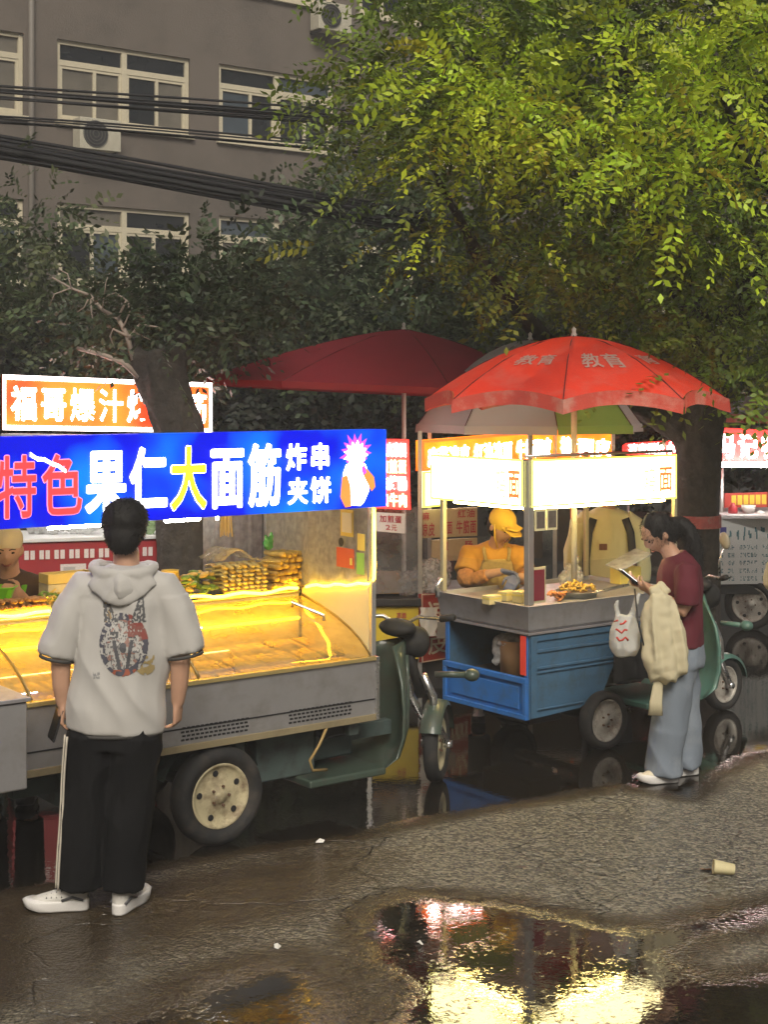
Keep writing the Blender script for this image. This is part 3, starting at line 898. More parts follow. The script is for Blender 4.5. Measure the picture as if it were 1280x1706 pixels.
# right cheek of the case, and the cloudy plastic windbreak
MB().prism([(.03, ZT + .002), (.66, ZT + .002), (.66, 1.115), (.03, 1.19)], 'x', -.022, -.004).build('side_cheek', M('yellow_lit_side_panel', (.70, .62, .36), .4, var=.08), cart, bevel=.003)  # panel colour includes the yellow of the case light
m_film = film_mat('cloudy_film', (.44, .43, .44), .80, .45, 26)
def filmsheet(a0, b0, a1, b1, z0, z1, name='plastic_film'):
    g = MB(); n = 26; rings = []
    for i in range(n + 1):
        s = i / n
        wv = .008 * math.sin(s * 31) + .006 * math.sin(s * 53 + 1)
        rings.append([(a0 + (a1 - a0) * s + wv, b0 + (b1 - b0) * s + wv, z) for z in (z0, z1)])
    g.loft(rings, caps=False, closed=False); g.build(name, m_film, cart, smooth=True)
filmsheet(-.012, .05, -.012, 1.05, 1.13, 1.64)
filmsheet(-.03, 1.062, -.42, 1.062, 1.102, 1.64)
for a, b in ((-.008, .012), (-.008, 1.05), (-LEN + .02, .012), (-LEN + .02, 1.05)):
    MB().box(a - .014, a + .014, b - .014, b + .014, ZT + .024 if b < .5 else 1.101, 1.65).build('post', m_alu, cart, bevel=.003)
MB().box(-LEN - .05, .03, -.02, 1.12, 1.655, 1.685).build('roof_panel', m_steel2, cart, bevel=.004)
# LED strips
zl = 1.115
led = [(-.012, -.008, 1.60), (-.012, -.010, 1.45), (-.010, -.010, 1.30), (-.012, -.009, 1.235), (-.016, .02, 1.203)]
led += [(-.026, .06 + .055 * i, 1.198 - .0068 * i + .006 * math.sin(i * 1.7)) for i in range(11)]
MB().tube(led, .0085, 6).build('led_strip', m_led_y, cart, smooth=True)
seg = [(-.05 - i * .06, .655 + .005 * math.sin(i * .9), zl + .008 * math.sin(i * 1.3) - .004 * math.sin(i * .37)) for i in range(43)]
MB().tube(seg, .0085, 6).build('led_strip', m_led_y, cart, smooth=True)
MB().tube([(-.03, .666, zl - .02), (-LEN, .666, zl - .02)], .009, 6).build('led_rail', m_alu, cart, smooth=True)
MB().tube([(-.06, .63, .955), (-LEN + .05, .63, .955)], .008, 6).build('case_light', m_led_y, cart, smooth=True)
MB().tube([(-2.4, .45, 1.638), (-.35, .45, 1.638)], .011, 8).build('added_roof_light', M('added_warm_tube', (.9, .8, .5), .4, emit=(1.0, .70, .24), estr=24), cart, smooth=True)  # unseen tube added to light the food and the vendor
for x0, x1 in ((80, 166), (275, 332)):
    a0, a1 = A1(x0, .06), A1(x1, .06)
    MB().tube([(a0, .06, 1.598), (a1, .06, 1.598)], .013, 8).build('light_tube', m_led_w, cart, smooth=True)
a0 = A1(362, .9); MB().tube([(a0, .9, 1.60), (a0, .9, 1.50)], .010, 8).build('light_tube', m_led_w, cart, smooth=True)

# blue sign
ZS0, ZS1 = 1.612, 2.016
sa0, sa1 = -LEN - .1, .024
sgn = MB(); sgn.box(sa0, sa1, -.07, .05, ZS0, ZS1)
sign = sgn.build('sign_board', m_blue_sign, cart, bevel=.004)
def smap(s, t, lift=0.0):          # s is a photo column, t a fraction from top to bottom
    a = A1(s, -.07)
    return Vector((a, -.07 - lift, ZS1 + (ZS0 - ZS1) * t))
def sign_text(txt, x0, x1, t0, t1, mat, bold, lift=.004, vertical=False, gap=.04, name='lettering'):
    q = MB(); a0, a1 = A1(x0, -.07), A1(x1, -.07)
    fm = lambda s, t, l=0: Vector((s, -.07 - l, ZS1 + (ZS0 - ZS1) * t))
    letters(q, txt, fm, (a0, t0, a1, t1), bold, lift, vertical, gap)
    return q.build(name, mat, sign, recalc=False)
for i, ch in enumerate('特色'):
    x0, x1 = ((-8, 62), (66, 138))[i]
    sign_text(ch, x0, x1, .17, .92, m_let_p, .055, .003)
    sign_text(ch, x0, x1, .17, .92, m_let_r, .018, .006)
for ch, x0, x1, m_ in (('果', 140, 212, m_let_w), ('仁', 214, 280, m_let_w), ('大', 281, 345, m_let_y), ('面', 348, 408, m_let_w), ('筋', 412, 470, m_let_w)):
    sign_text(ch, x0, x1, .12, .93, m_let_w if ch != '大' else m_let_w, .060, .003)
    sign_text(ch, x0, x1, .12, .93, m_, .040, .006)
for txt, x0, x1, t0, t1 in (('炸', 475, 511, .14, .50), ('串', 515, 551, .14, .50), ('夹', 478, 513, .56, .92), ('饼', 516, 552, .56, .92)):
    sign_text(txt, x0, x1, t0, t1, m_let_w, .045, .004)
# flames and red peppers printed at the right end
def sign_poly(pts, mat, lift, name='sign_picture'):
    q = MB(); q.add([smap(x, (y - 714) / 128.0, lift) for x, y in pts], [tuple(range(len(pts)))])
    return q.build(name, mat, sign, recalc=False)
def flame(cx, cy, rx, ry, n, spike, seed):
    r = random.Random(seed); o = []
    for i in range(n * 2):
        an = 2 * math.pi * i / (n * 2)
        k = (1 + spike * r.uniform(.6, 1.3)) if i % 2 == 0 else 1 - spike * .4
        if math.sin(an) > .3: k = min(k, 1.0)
        o.append((cx + rx * k * math.cos(an), cy + ry * k * math.sin(an)))
    return o
q = MB()
def fan(mbx, pts, lift):
    cx = sum(p[0] for p in pts) / len(pts); cy = sum(p[1] for p in pts) / len(pts)
    vs = [smap(cx, (cy - 714) / 128., lift)] + [smap(x, (y - 714) / 128., lift) for x, y in pts]
    mbx.add(vs, [(0, i + 1, (i + 1) % len(pts) + 1) for i in range(len(pts))])
for mat, (cx, cy, rx, ry, n, sp, sd_), lf in ((m_let_v, (593, 752, 20, 24, 15, .38, 3), .003), (m_let_w, (593, 755, 16, 19, 13, .30, 4), .005)):
    q = MB(); fan(q, flame(cx, cy, rx, ry, n, sp, sd_), lf); q.build('sign_picture', mat, sign, recalc=False)
q = MB(); fan(q, [(571, 785), (576, 770), (592, 764), (608, 770), (616, 790), (614, 815), (606, 832), (600, 838), (582, 836), (572, 815)], .004); q.build('sign_picture', m_let_w, sign, recalc=False)
for pts in ([(569, 790), (577, 786), (583, 806), (584, 838), (574, 839), (566, 822)], [(604, 772), (612, 780), (622, 792), (624, 808), (618, 815), (606, 792), (601, 780)]):
    q = MB(); fan(q, pts, .007); q.build('sign_picture', m_let_o, sign, recalc=False)
q = MB(); fan(q, [(601, 775), (606, 772), (609, 784), (604, 788)], .009); q.build('sign_picture', m_let_v, sign, recalc=False)
# little torn strip of tape near the top left letters
q = MB()
tp = [(48, 738), (60, 745), (72, 746), (84, 752), (96, 756), (108, 764)]
for i in range(5):
    (xa, ya), (xb, yb) = tp[i], tp[i + 1]
    q.quad(smap(xa, (ya - 716) / 128., .010), smap(xb, (yb - 716) / 128., .010), smap(xb, (yb - 711) / 128., .010), smap(xa, (ya - 710) / 128., .010))
q.build('torn_tape', m_let_w, sign, recalc=False)

# cards hung on the cheek and film at the right end
m_cardy = M('yellow_card', (.75, .60, .12), .5, var=.2); m_cardr = M('red_card', (.62, .10, .04), .5); m_cardg = M('green_card', (.25, .55, .10), .5)
m_cardw = M('cream_card', (.75, .72, .60), .5)
def side_card(x0, x1, y0, y1, mat, b, name='card'):
    # lies in the plane a = const near the film
    k0 = solve_line(x1, C1 - U * .03, V); k1 = solve_line(x0, C1 - U * .03, V)
    z0 = zat(C1 - U * .03 + V * k0, y1); z1 = zat(C1 - U * .03 + V * k0, y0)
    return MB().box(-.036 - b, -.033 - b, k0, k1, z0, z1).build(name, mat, cart), (k0, k1, z0, z1)
side_card(569, 590, 850, 895, m_cardy, .0)
o_, (k0, k1, z0, z1) = side_card(563, 592, 915, 948, m_cardr, .003)
MB().box(-.045, -.041, k0 + .012, k0 + .03, z0 + .02, z1 - .05).build('card_window', m_cardy, o_)
MB().lathe([(0, .001), (0, .024)], (-.044, (k0 + k1) / 2 + .03, z1 + .03), (1, 0, 0), 16).build('card_disc', m_dark, o_)
side_card(597, 609, 890, 918, m_cardy, .0)
side_card(596, 608, 922, 958, m_cardg, .001)
side_card(572, 588, 855, 888, m_cardw, .004)

# ------------------------------------------------------------------ wheels and tricycle front
def wheel(parent, c, axis, R, w, rim_mat, holes=5, rim_r=.62, hub_mat=None, steps=34, outer=-1):
    """c centre, axis along which the wheel turns; outer = which end of the axis faces the viewer"""
    c = Vector(c); ax = Vector(axis).normalized()
    g = empty('wheel'); g.parent = parent; WM[g] = WM[parent]
    rr = R * rim_r; h = w / 2
    tp_ = [(-h * .55, rr), (-h * .9, rr + (R - rr) * .25), (-h, rr + (R - rr) * .55), (-h * .82, R * .95), (-h * .45, R * .995), (0, R), (h * .45, R * .995), (h * .82, R * .95), (h, rr + (R - rr) * .55), (h * .9, rr + (R - rr) * .25), (h * .55, rr)]
    MB().lathe(tp_, c, ax, steps).build('tyre', m_tyre, g, smooth=True)
    o = outer
    rp = [(o * h * .62, rr * 1.0), (o * h * .70, rr * .96), (o * h * .50, rr * .90), (o * h * .30, rr * .80), (o * h * .36, rr * .55), (o * h * .50, rr * .40), (o * h * .50, rr * .22), (o * h * .62, rr * .20), (o * h * .62, .001)]
    rim = MB().lathe(rp, c, ax, steps).build('rim', rim_mat, g, smooth=True)
    MB().lathe([(-o * h * .5, rr * .99), (-o * h * .2, .001)], c, ax, steps).build('rim_back', m_dark, g)
    sx, dy = frame_axes(ax, (0, 0, 1))
    for i in range(holes):
        an = 2 * math.pi * i / holes + .5
        p = c + ax * (o * h * .345) + (sx * math.cos(an) + dy * math.sin(an)) * rr * .70
        MB().lathe([(0, .0005), (0, rr * .085), (-o * .004, rr * .10)], p + ax * o * .006, ax, 12).build('rim_hole', m_dark, rim)
    for i in range(5):
        an = 2 * math.pi * i / 5
        p = c + ax * (o * h * .50) + (sx * math.cos(an) + dy * math.sin(an)) * rr * .30
        MB().cyl(p, p + ax * o * .012, rr * .045, 6).build('wheel_nut', hub_mat or M('rust', (.14, .08, .05), .8, var=.5, scale=30), rim)
    return g
wa = A1(360, .05)
rwc = Vector((wa, .045, .242))
wheel(cart, rwc, (0, 1, 0), .242, .13, m_rim, 5, .66)
wheel(cart, (wa, .92, .242), (0, 1, 0), .242, .13, m_rim, 5, .66, outer=1)
MB().cyl((wa, .07, .242), (wa, .90, .242), .035, 10).build('axle', m_black, cart, smooth=True)
m_grb = M('green_grey_chassis', (.075, .105, .10), .45, var=.3, dirt=(.04, .035, .03), dirt_amt=.8, dirt_scale=7)
for b in (.28, .72): MB().box(-1.9, .30, b - .03, b + .03, .33, .41).build('chassis_rail', m_grb, cart, bevel=.004)
for a in (-1.5, -.8, -.1): MB().box(a - .03, a + .03, .05, 1.0, .414, .49).build('cross_member', m_grb, cart, bevel=.004)
# mud guard over the wheel, leaf spring and battery box
fg = MB(); rr_ = .285
fg.loft([[(wa + rr_ * math.cos(t), b, .235 + rr_ * math.sin(t)) for t in np.linspace(.35, math.pi - .35, 14)] for b in (.09, .20)], caps=False, closed=False)
fg.build('mud_guard', m_grb, cart, smooth=True)
MB().box(wa + .30, wa + .66, .16, .42, .22, .47).build('battery_box', m_grb, cart, bevel=.01)
MB().box(wa + .70, wa + .95, .22, .6, .26, .46).build('motor_box', M('dark_teal', (.04, .06, .058), .5), cart, bevel=.02)
MB().box(wa - .75, wa - .30, .2, .6, .26, .48).build('side_box', m_grb, cart, bevel=.01)
MB().tube([(wa + .62, -.005, .49), (wa + .57, -.01, .41), (wa + .52, 0, .34), (wa + .55, .02, .28), (wa + .66, .05, .26)], .008, 6).build('hanging_cable', M('yellow_cable', (.40, .27, .10), .5), cart, smooth=True)

def tricycle_front(parent, fc, steer, colour, R, rim_mat, bars=True, mirror=False, flare=1.0, wide=1.0):
    """fc = where the front wheel touches the ground, in the parent's frame; forward is +x"""
    fc = Vector(fc); rot = Matrix.Rotation(steer, 3, 'Z')
    ax = rot @ Vector((0, 1, 0)); fw = rot @ Vector((1, 0, 0))
    wc = fc + Vector((0, 0, R))
    wheel(parent, wc, ax, R, .085, rim_mat, 0, .70)
    top = fc + Vector((-.26, 0, .86))
    crown = fc + Vector((-.11, 0, .50))
    for s in (-1, 1):
        MB().tube([wc + ax * s * .065, wc.lerp(crown + ax * s * .065, .5), crown + ax * s * .065, crown.lerp(top, .35) + ax * s * .05], [.020, .022, .024, .022], 10).build('fork_leg', m_chrome, parent, smooth=True)
        MB().cyl(wc + ax * s * .045, wc + ax * s * .088, .022, 10).build('axle_nut', m_chrome, parent, smooth=True)
    MB().cyl(crown, top + Vector((0, 0, .04)), .028, 12).build('steering_tube', m_black, parent, smooth=True)
    # front mudguard hugging the wheel
    g = MB(); n = 14; rgs = []
    for hh, zz_ in ((-.062, -.018), (-.052, .006), (0, .014), (.052, .006), (.062, -.018)):
        rgs.append([wc + ax * hh + fw * ((R + .022 + zz_) * math.cos(t)) + Vector((0, 0, (R + .022 + zz_) * math.sin(t))) for t in np.linspace(.15, 2.7, n)])
    g.loft(rgs, caps=False, closed=False); g.build('front_mudguard', colour, parent, smooth=True)
    # leg shield: a curved sheet behind the fork, with a rib down the middle
    rgs = []
    for i, (dx, z, hw) in enumerate(((-.23, .84, .10), (-.25, .76, .17), (-.27, .66, .25), (-.28, .52, .29), (-.29, .38, .30), (-.33, .27, .30), (-.44, .215, .29), (-.60, .205, .28))):
        row = []
        for j in range(13):
            u_ = j / 6 - 1
            row.append(fc + Vector((dx - .10 * flare * abs(u_) ** 2.2 + (.018 if abs(u_) < .2 else 0), u_ * hw * wide, z - .02 * u_ * u_)))
        rgs.append(row)
    # give it thickness by lofting front then back
    back = [[p + Vector((-.022, 0, -.004)) for p in r_] for r_ in rgs]
    g = MB(); g.loft([fr + bk[::-1] for fr, bk in zip(rgs, back)], caps=True, closed=True)
    sh = g.build('leg_shield', colour, parent, smooth=True)
    for u_ in (-.45, .45):
        MB().tube([rgs[i][int(round((u_ + 1) * 6))] + Vector((.006, 0, 0)) for i in range(1, 6)], .012, 8).build('shield_rib', colour, sh, smooth=True)
    MB().box(fc.x - 1.05, fc.x - .56, fc.y - .27, fc.y + .27, .18, .222).build('foot_board', colour, parent, bevel=.012)
    # headlamp housing and instrument pod
    MB().lathe([(-.07, .02), (-.05, .07), (.03, .088), (.06, .085), (.062, .0)], top + Vector((.08, 0, -.05)), (1, 0, -.1), 20).build('headlamp', m_black, parent, smooth=True)
    MB().ell(top + Vector((-.02, 0, .04)), (.09, .13, .05)).build('instrument_pod', m_black, parent, smooth=True)
    hb = top + Vector((0, 0, .10))
    for s in (-1, 1):
        e = hb + ax * s * .32 + fw * -.10 + Vector((0, 0, .02))
        MB().tube([top + Vector((0, 0, .04)), hb + ax * s * .10, hb + ax * s * .22 + fw * -.03, hb + ax * s * .24 + fw * -.045], .011, 8).build('handlebar', m_chrome, parent, smooth=True)
        MB().tube([hb + ax * s * .24 + fw * -.045, e], .019, 10).build('grip', m_black, parent, smooth=True)
        MB().tube([hb + ax * s * .20 + fw * .0, hb + ax * s * .24 + fw * .03, e + fw * .05], .006, 6).build('brake_lever', m_black, parent, smooth=True)
        if mirror:
            q = hb + ax * s * .18
            MB().tube([q, q + Vector((.0, 0, .10)), q + ax * s * .04 + Vector((0, 0, .20))], .005, 6).build('mirror_stalk', m_chrome, parent, smooth=True)
            MB().ell(q + ax * s * .05 + Vector((0, 0, .25)), (.018, .042, .060), rot=rot @ Matrix.Rotation(.35 * s, 3, 'X')).build('mirror', M('mirror_back', (.30, .28, .22), .4), parent, smooth=True)
        # indicator lamps on short arms
        MB().tube([crown + Vector((.02, 0, .12)) + ax * s * .06, crown + Vector((.05, 0, .12)) + ax * s * .22], .018, 10).build('lamp_arm', colour, parent, smooth=True)
        MB().ell(crown + Vector((.055, 0, .12)) + ax * s * .245, (.045, .045, .036)).build('indicator_lamp', colour, parent, smooth=True)
    MB().box(fc.x - .92, fc.x - .70, fc.y - .2, fc.y + .2, .40, .60).build('seat_base', m_black, parent, bevel=.02)
    MB().box(fc.x - .98, fc.x - .66, fc.y - .24, fc.y + .24, .602, .68).build('seat', m_black, parent, bevel=.03)
tricycle_front(cart, (.66, .30, 0), math.radians(40), m_teal, .215, M('cream_rim', (.60, .54, .36), .4, .2, dirt=(.2, .15, .1), dirt_amt=.6), flare=1.3, wide=.84)

# ------------------------------------------------------------------ small counter that juts out at the left edge
sc_a = A1(46, -.34)
side = thing('side_counter', 'grey steel counter jutting out at the left edge of the photo', 'counter', C1 + U * sc_a - V * .34, ANG)
MB().box(-.7, 0, 0, .32, .535, .905).build('cabinet', m_steel, side, bevel=.01)
MB().box(-.7, .01, -.012, .325, .907, .925).build('counter_top', m_steel2, side, bevel=.004)
MB().box(-.66, -.60, .20, .27, .005, .53).build('leg', m_dark, side)
MB().box(-.52, -.46, .20, .27, .005, .53).build('leg', m_dark, side)

# ------------------------------------------------------------------ food on the cart
def mfood(name, c, v=.35, s=30, r=.45): return M(name, c, r, var=v, scale=s, bump=.4, bscale=60)
m_roll = mfood('fried_gluten', (.72, .50, .13), .45); m_skew = mfood('meat_skewer', (.36, .19, .07), .6); m_pale = mfood('pale_tofu', (.80, .66, .32), .4)
m_green = mfood('green_leaf', (.17, .30, .05), .5); m_wood = M('bamboo', (.60, .45, .20), .6); m_traym = M('steel_tray', (.5, .48, .42), .3, .8)
m_clearbox = glass_mat('clear_tub', (.96, .95, .88), .80, .12)
def L1(x, b, z):                     # local place on the cart from a photo column
    return Vector((A1(x, b), b, z))
def cartw(p): return C1 + U * p.x + V * p.y + Vector((0, 0, p.z))
def food_tray(label, x0, x1, b0, b1, z, h=.05, cat='food tray', mat=None):
    a0, a1 = A1(x0, (b0 + b1) / 2), A1(x1, (b0 + b1) / 2)
    base = cartw(Vector(((a0 + a1) / 2, (b0 + b1) / 2, z)))
    t = thing('food_tray', label, cat, base, ANG, 'trays of food on the skewer cart')
    hw, hb_ = (a1 - a0) / 2, (b1 - b0) / 2
    m = MB(); m.box(-hw, hw, -hb_, hb_, 0, .006)
    for q in ((-hw, -hw + .005, -hb_, hb_), (hw - .005, hw, -hb_, hb_), (-hw + .005, hw - .005, -hb_, -hb_ + .005), (-hw + .005, hw - .005, hb_ - .005, hb_)):
        m.box(q[0], q[1], q[2], q[3], .006, h)
    m.build('tray', mat or m_clearbox, t)
    return t, hw, hb_
def piece(shapes, name, mat, parent): return shapes.build(name, mat, parent, smooth=True)
zc_ = 1.103
# rolls, ends towards the viewer
t, hw, hb_ = food_tray('clear tub piled with golden fried gluten rolls beside the plastic film', 436, 518, .66, .90, zc_)
rr2 = random.Random(3); k = 0
for lay in range(6):
    n = 8 - (lay + 1) // 2
    for i in range(n):
        x = (i - (n - 1) / 2) * (2 * hw / 8.2) + rr2.uniform(-.004, .004)
        z = .028 + lay * .034 + rr2.uniform(-.006, .006)
        y0 = -.10 + rr2.uniform(-.012, .012)
        an = rr2.uniform(-.15, .15)
        m = MB(); m.tube([(x - an * .02, y0, z + .004), (x, y0 + .05, z), (x + an * .06, y0 + .12, z - .003), (x + an * .1, y0 + .19, z)], [.015, .018, .019, .014], 9)
        m.tube([(x - an * .02, y0 - .004, z + .004), (x - an * .02, y0 + .01, z + .004)], .007, 7)
        piece(m, 'gluten_roll', m_roll, t)
# stacked slices under a plastic sheet
t, hw, hb_ = food_tray('clear tub of folded tofu skewers under a plastic sheet', 352, 434, .66, .90, zc_)
for lay in range(7):
    for i in range(7):
        x = (i - 3) * (2 * hw / 7.6) + rr2.uniform(-.006, .006); z = .018 + lay * .022
        m = MB()
        m.tube([(x, -.10, z), (x + .008, -.05, z + .010), (x - .006, 0, z), (x + .006, .05, z + .010), (x, .10, z)], (.016, .008), 7, ref=(0, 0, 1))
        piece(m, 'tofu_skewer', m_pale if (i + lay) % 3 else m_roll, t)
sheet = MB(); n = 18; rgs = []
for i in range(n + 1):
    row = []
    for j in range(n + 1):
        x = (i / n * 2 - 1) * hw * 1.05; y = (j / n * 2 - 1) * .13
        zz_ = .175 + .075 * math.exp(-((x / hw + .35) ** 2) * 3) + .018 * mnoise.noise(Vector((x * 26, y * 26, 3))) + .010 * mnoise.noise(Vector((x * 70, y * 70, 1)))
        row.append((x, y, zz_))
    rgs.append(row)
sheet.loft(rgs, caps=False, closed=False); sheet.build('plastic_sheet', film_mat('loose_sheet', (.75, .70, .55), .45, .5, 30, .15), t, smooth=True)
# green skewers
t, hw, hb_ = food_tray('clear tub of green vegetable skewers beside the man in the hoodie', 286, 350, .66, .90, zc_)
for i in range(44):
    x = rr2.uniform(-hw * .85, hw * .85); y = rr2.uniform(-.10, .05); z = .02 + rr2.uniform(0, .12)
    m = MB(); m.ell((x, y, z), (rr2.uniform(.02, .035), .03, .012), 9, 6, Matrix.Rotation(rr2.uniform(-.6, .6), 3, 'Y'))
    piece(m, 'vegetable_piece', m_green if rr2.random() < .6 else m_roll, t)
# yellow paper cup
p = cartw(L1(283, .78, zc_))
t = thing('paper_bucket', 'yellow paper bucket with a brown pattern on the back counter', 'bucket', p, ANG)
MB().lathe([(0, .001), (0, .058), (.15, .046), (.155, .049), (.155, .044), (.14, .043)], (0, 0, 0), (0, 0, 1), 22).build('bucket_wall', M('yellow_paper', (.72, .55, .14), .5), t, smooth=True)
for i in range(6):
    an = -2.6 + i * .38; r_ = .0555
    MB().box(-.006, .006, -.001, .001, 0, .03).build('printed_mark', M('brown_ink', (.30, .16, .04), .6), t).location = (r_ * math.cos(an) * .97, r_ * math.sin(an) * .97, .035 + .03 * (i % 3))
# bunch of bamboo skewers hanging from the roof
p = cartw(L1(377, .80, 1.42))
t = thing('skewer_bunch', 'bunch of yellow bamboo skewers hanging by the cloudy film', 'skewers', p, ANG)
for i in range(26):
    x, y = rr2.uniform(-.035, .035), rr2.uniform(-.03, .03)
    MB().tube([(x * .6, y * .6, rr2.uniform(.19, .21)), (x, y, 0 + rr2.uniform(-.01, .03))], .0045, 5).build('skewer', m_wood, t)
# green plastic bag tied on top
p = cartw(L1(447, .80, zc_ + .235)); t = thing('green_bag', 'crumpled green plastic bag on top of the gluten rolls', 'bag', p, ANG)
m = MB(); m.ell((0, 0, .02), (.03, .03, .035)); m.ell((.02, 0, .055), (.012, .01, .03)); m.ell((-.015, 0, .05), (.012, .01, .025))
blob('bag_body', m, M('green_plastic', (.10, .45, .12), .25), t, .006, 2, folds=fold_fn(.006, 40, 40, 30))
# rows of raw skewers under the glass lid
t = thing('skewer_display', 'rows of raw skewers lying under the curved glass of the cart', 'skewers', cartw(Vector((-.3, .3, .748))), ANG)
m_raw = mfood('raw_skewer', (.70, .54, .25), .3)
for row, (y0, z0) in enumerate(((-.24, .002), (-.03, .03), (.14, .055))):
    for i in range(52):
        x = .24 - i * .0475 + rr2.uniform(-.008, .008); an = rr2.uniform(-.08, .08); r_ = rr2.uniform(.012, .018)
        m = MB(); m.tube([(x - an * .1, y0 - .0, z0 + .016), (x, y0 + .07, z0 + .026 + rr2.uniform(0, .01)), (x + an * .1, y0 + .15, z0 + .034), (x + an * .16, y0 + .20, z0 + .036)], [r_ * .8, r_, r_, r_ * .4], 6)
        piece(m, 'raw_skewer', m_raw, t)
# left: brown skewers, noodles, trays
t, hw, hb_ = food_tray('steel tray of brown meat skewers at the far left of the cart', -70, 68, .68, .92, 1.103, .045, mat=m_traym)
for i in range(34):
    x = -hw + .03 + (2 * hw - .06) * (i % 17) / 16 + rr2.uniform(-.01, .01); lay = i // 17
    z = .03 + lay * .03; y0 = -.12 + rr2.uniform(-.02, .02); an = rr2.uniform(-.25, .1)
    m = MB(); m.tube([(x + an * .1, y0 - .03, z + .02), (x - an * .15, y0 + .22, z)], .0028, 5)
    for q in range(4):
        m.ell((x + an * (.1 - q * .06), y0 + q * .045, z + .018 - q * .004), (.014, .024, .012), 8, 5)
    piece(m, 'meat_skewer', m_skew, t)
t, hw, hb_ = food_tray('tub of yellow green noodles beside the meat skewers', 70, 118, .68, .90, 1.103, .06)
for i in range(30):
    x = rr2.uniform(-hw * .8, hw * .8); y = rr2.uniform(-.09, .09); z = .03 + rr2.uniform(0, .05)
    m = MB(); m.tube([(x + rr2.uniform(-.04, .04), y, z), (x, y + .01, z + rr2.uniform(.0, .025)), (x + rr2.uniform(-.04, .04), y + .02, z)], .006, 6)
    piece(m, 'noodle', m_green if rr2.random() < .35 else m_roll, t)
t, hw, hb_ = food_tray('flat yellow tray behind the noodles in front of the red counter', 72, 150, .92, 1.04, 1.215, .05, mat=M('yellow_tray', (.70, .56, .20), .45))
MB().box(-hw, hw, -hb_, hb_, -.11, -.003).build('tray_stand', m_white_in, t)
# ================================================================== noodle tricycle with the white lit signs
m_blue = M('bright_blue_paint', (.030, .165, .52), .40, var=.15, scale=5, coat=.2, dirt=(.05, .10, .16), dirt_scale=8, dirt_amt=.6)
m_blue2 = M('faded_blue_paint', (.055, .135, .235), .45, var=.18, scale=5, coat=.1, dirt=(.05, .075, .09), dirt_scale=6, dirt_amt=.7)
m_tray = M('counter_steel', (.50, .50, .54), .32, .65, var=.12, scale=6, dirt=(.30, .28, .26), dirt_scale=7, dirt_amt=.5)
m_wsign = M('white_lit_sign', (.9, .9, .85), .4, emit=(1.0, .86, .42), estr=6.5)
m_yedge = M('yellow_lit_edge', (.9, .85, .3), .4, emit=(1.0, .92, .10), estr=1.6, sample=False)
m_redtext = M('lit_red_brown_text', (.5, .2, .1), .4, emit=(.85, .18, .03), estr=1.0, sample=False)
m_fadetext = M('lit_pale_text', (.8, .7, .4), .4, emit=(1.0, .80, .36), estr=1.0, sample=False)
m_greyink = M('lit_grey_ink', (.5, .5, .5), .4, emit=(.62, .62, .66), estr=1.0, sample=False)
C2 = Vector((.866, 8.843, 0))
trike = thing('noodle_tricycle', 'blue cargo tricycle stall with two blown out white lit signs', 'food cart', C2, ANG)
def A2(x, b=0.0): return solve_line(x, C2 + V * b, U)
def B2(x, a=0.0): return solve_line(x, C2 + U * a, V)
WID = .78
# tailgate: sheet with a raised rim and pressed centre
tg = MB(); z0, z1 = .250, .500
tg.box(-.012, 0, 0, WID, z0, z1)
tgo = tg.build('tailgate', m_blue, trike, bevel=.003)
for (b0, b1, q0, q1) in ((0, WID, z1 - .035, z1), (0, WID, z0, z0 + .03), (0, .03, z0 + .03, z1 - .035), (WID - .03, WID, z0 + .03, z1 - .035)):
    MB().box(-.03, -.013, b0, b1, q0, q1).build('tailgate_rim', m_blue, tgo, bevel=.004)
MB().box(-.022, -.013, .07, WID - .07, z0 + .055, z1 - .06).build('pressed_panel', m_blue, tgo, bevel=.006)
# long sides with pressed ribs
side_poly = [(0.004, .25), (.42, .27), (.62, .335), (.72, .50), (1.20, .60), (1.27, .756), (0.004, .756)]
for b0, b1 in ((0, .016), (WID - .016, WID)):
    o = MB().prism(side_poly, 'y', b0, b1).build('side_panel', m_blue2, trike, bevel=.003)
    bb = (b0 - .012, b0 - .0005) if b0 == 0 else (b1 + .0005, b1 + .012)
    for q0, q1, e in ((.715, .754, 1.24), (.645, .665, 1.20), (.545, .562, .86), (.52, .532, .80), (.30, .312, .45)):
        MB().box(.03, e, bb[0], bb[1], q0, q1).build('pressed_rib', m_blue2, o, bevel=.004)
MB().box(.006, .055, -.016, -.001, .26, .75).build('corner_post', m_blue2, trike, bevel=.003)
for b in (.003, WID - .04): MB().box(-.010, .0, b, b + .035, .502, .757).build('rear_upright', m_blue, trike, bevel=.003)
MB().box(-.016, -.011, .012, .062, .515, .750).build('red_reflector', M('red_reflector', (.62, .06, .035), .4, emit=(1, .05, .02), estr=.12), trike, bevel=.002)
MB().box(.005, 1.25, .018, WID - .018, .42, .44).build('bed_floor', M('dark_bed', (.05, .05, .05), .8, dirt=(.12, .09, .06)), trike)
MB().box(1.235, 1.25, .02, WID - .02, .44, .755).build('bed_front', m_blue2, trike)
# steel counter tray, flaring outwards to the top
def tray_ring(z, o): return [(-.01 - o, -.01 - o, z), (1.30 + o, -.01 - o, z), (1.30 + o, .80 + o, z), (-.01 - o, .80 + o, z)]
tr = MB(); tr.loft([tray_ring(.775, .0), tray_ring(.79, .012), tray_ring(.925, .028), tray_ring(.935, .034), tray_ring(.935, .018), tray_ring(.905, .012)], caps=True)
tr.build('counter_tray', m_tray, trike, bevel=.003)
MB().box(-.022, 1.31, -.022, .81, .758, .774).build('tray_base', m_steel2, trike, bevel=.003)
MB().box(.0, 1.29, .0, .79, .9065, .912).build('work_top', m_steel, trike)
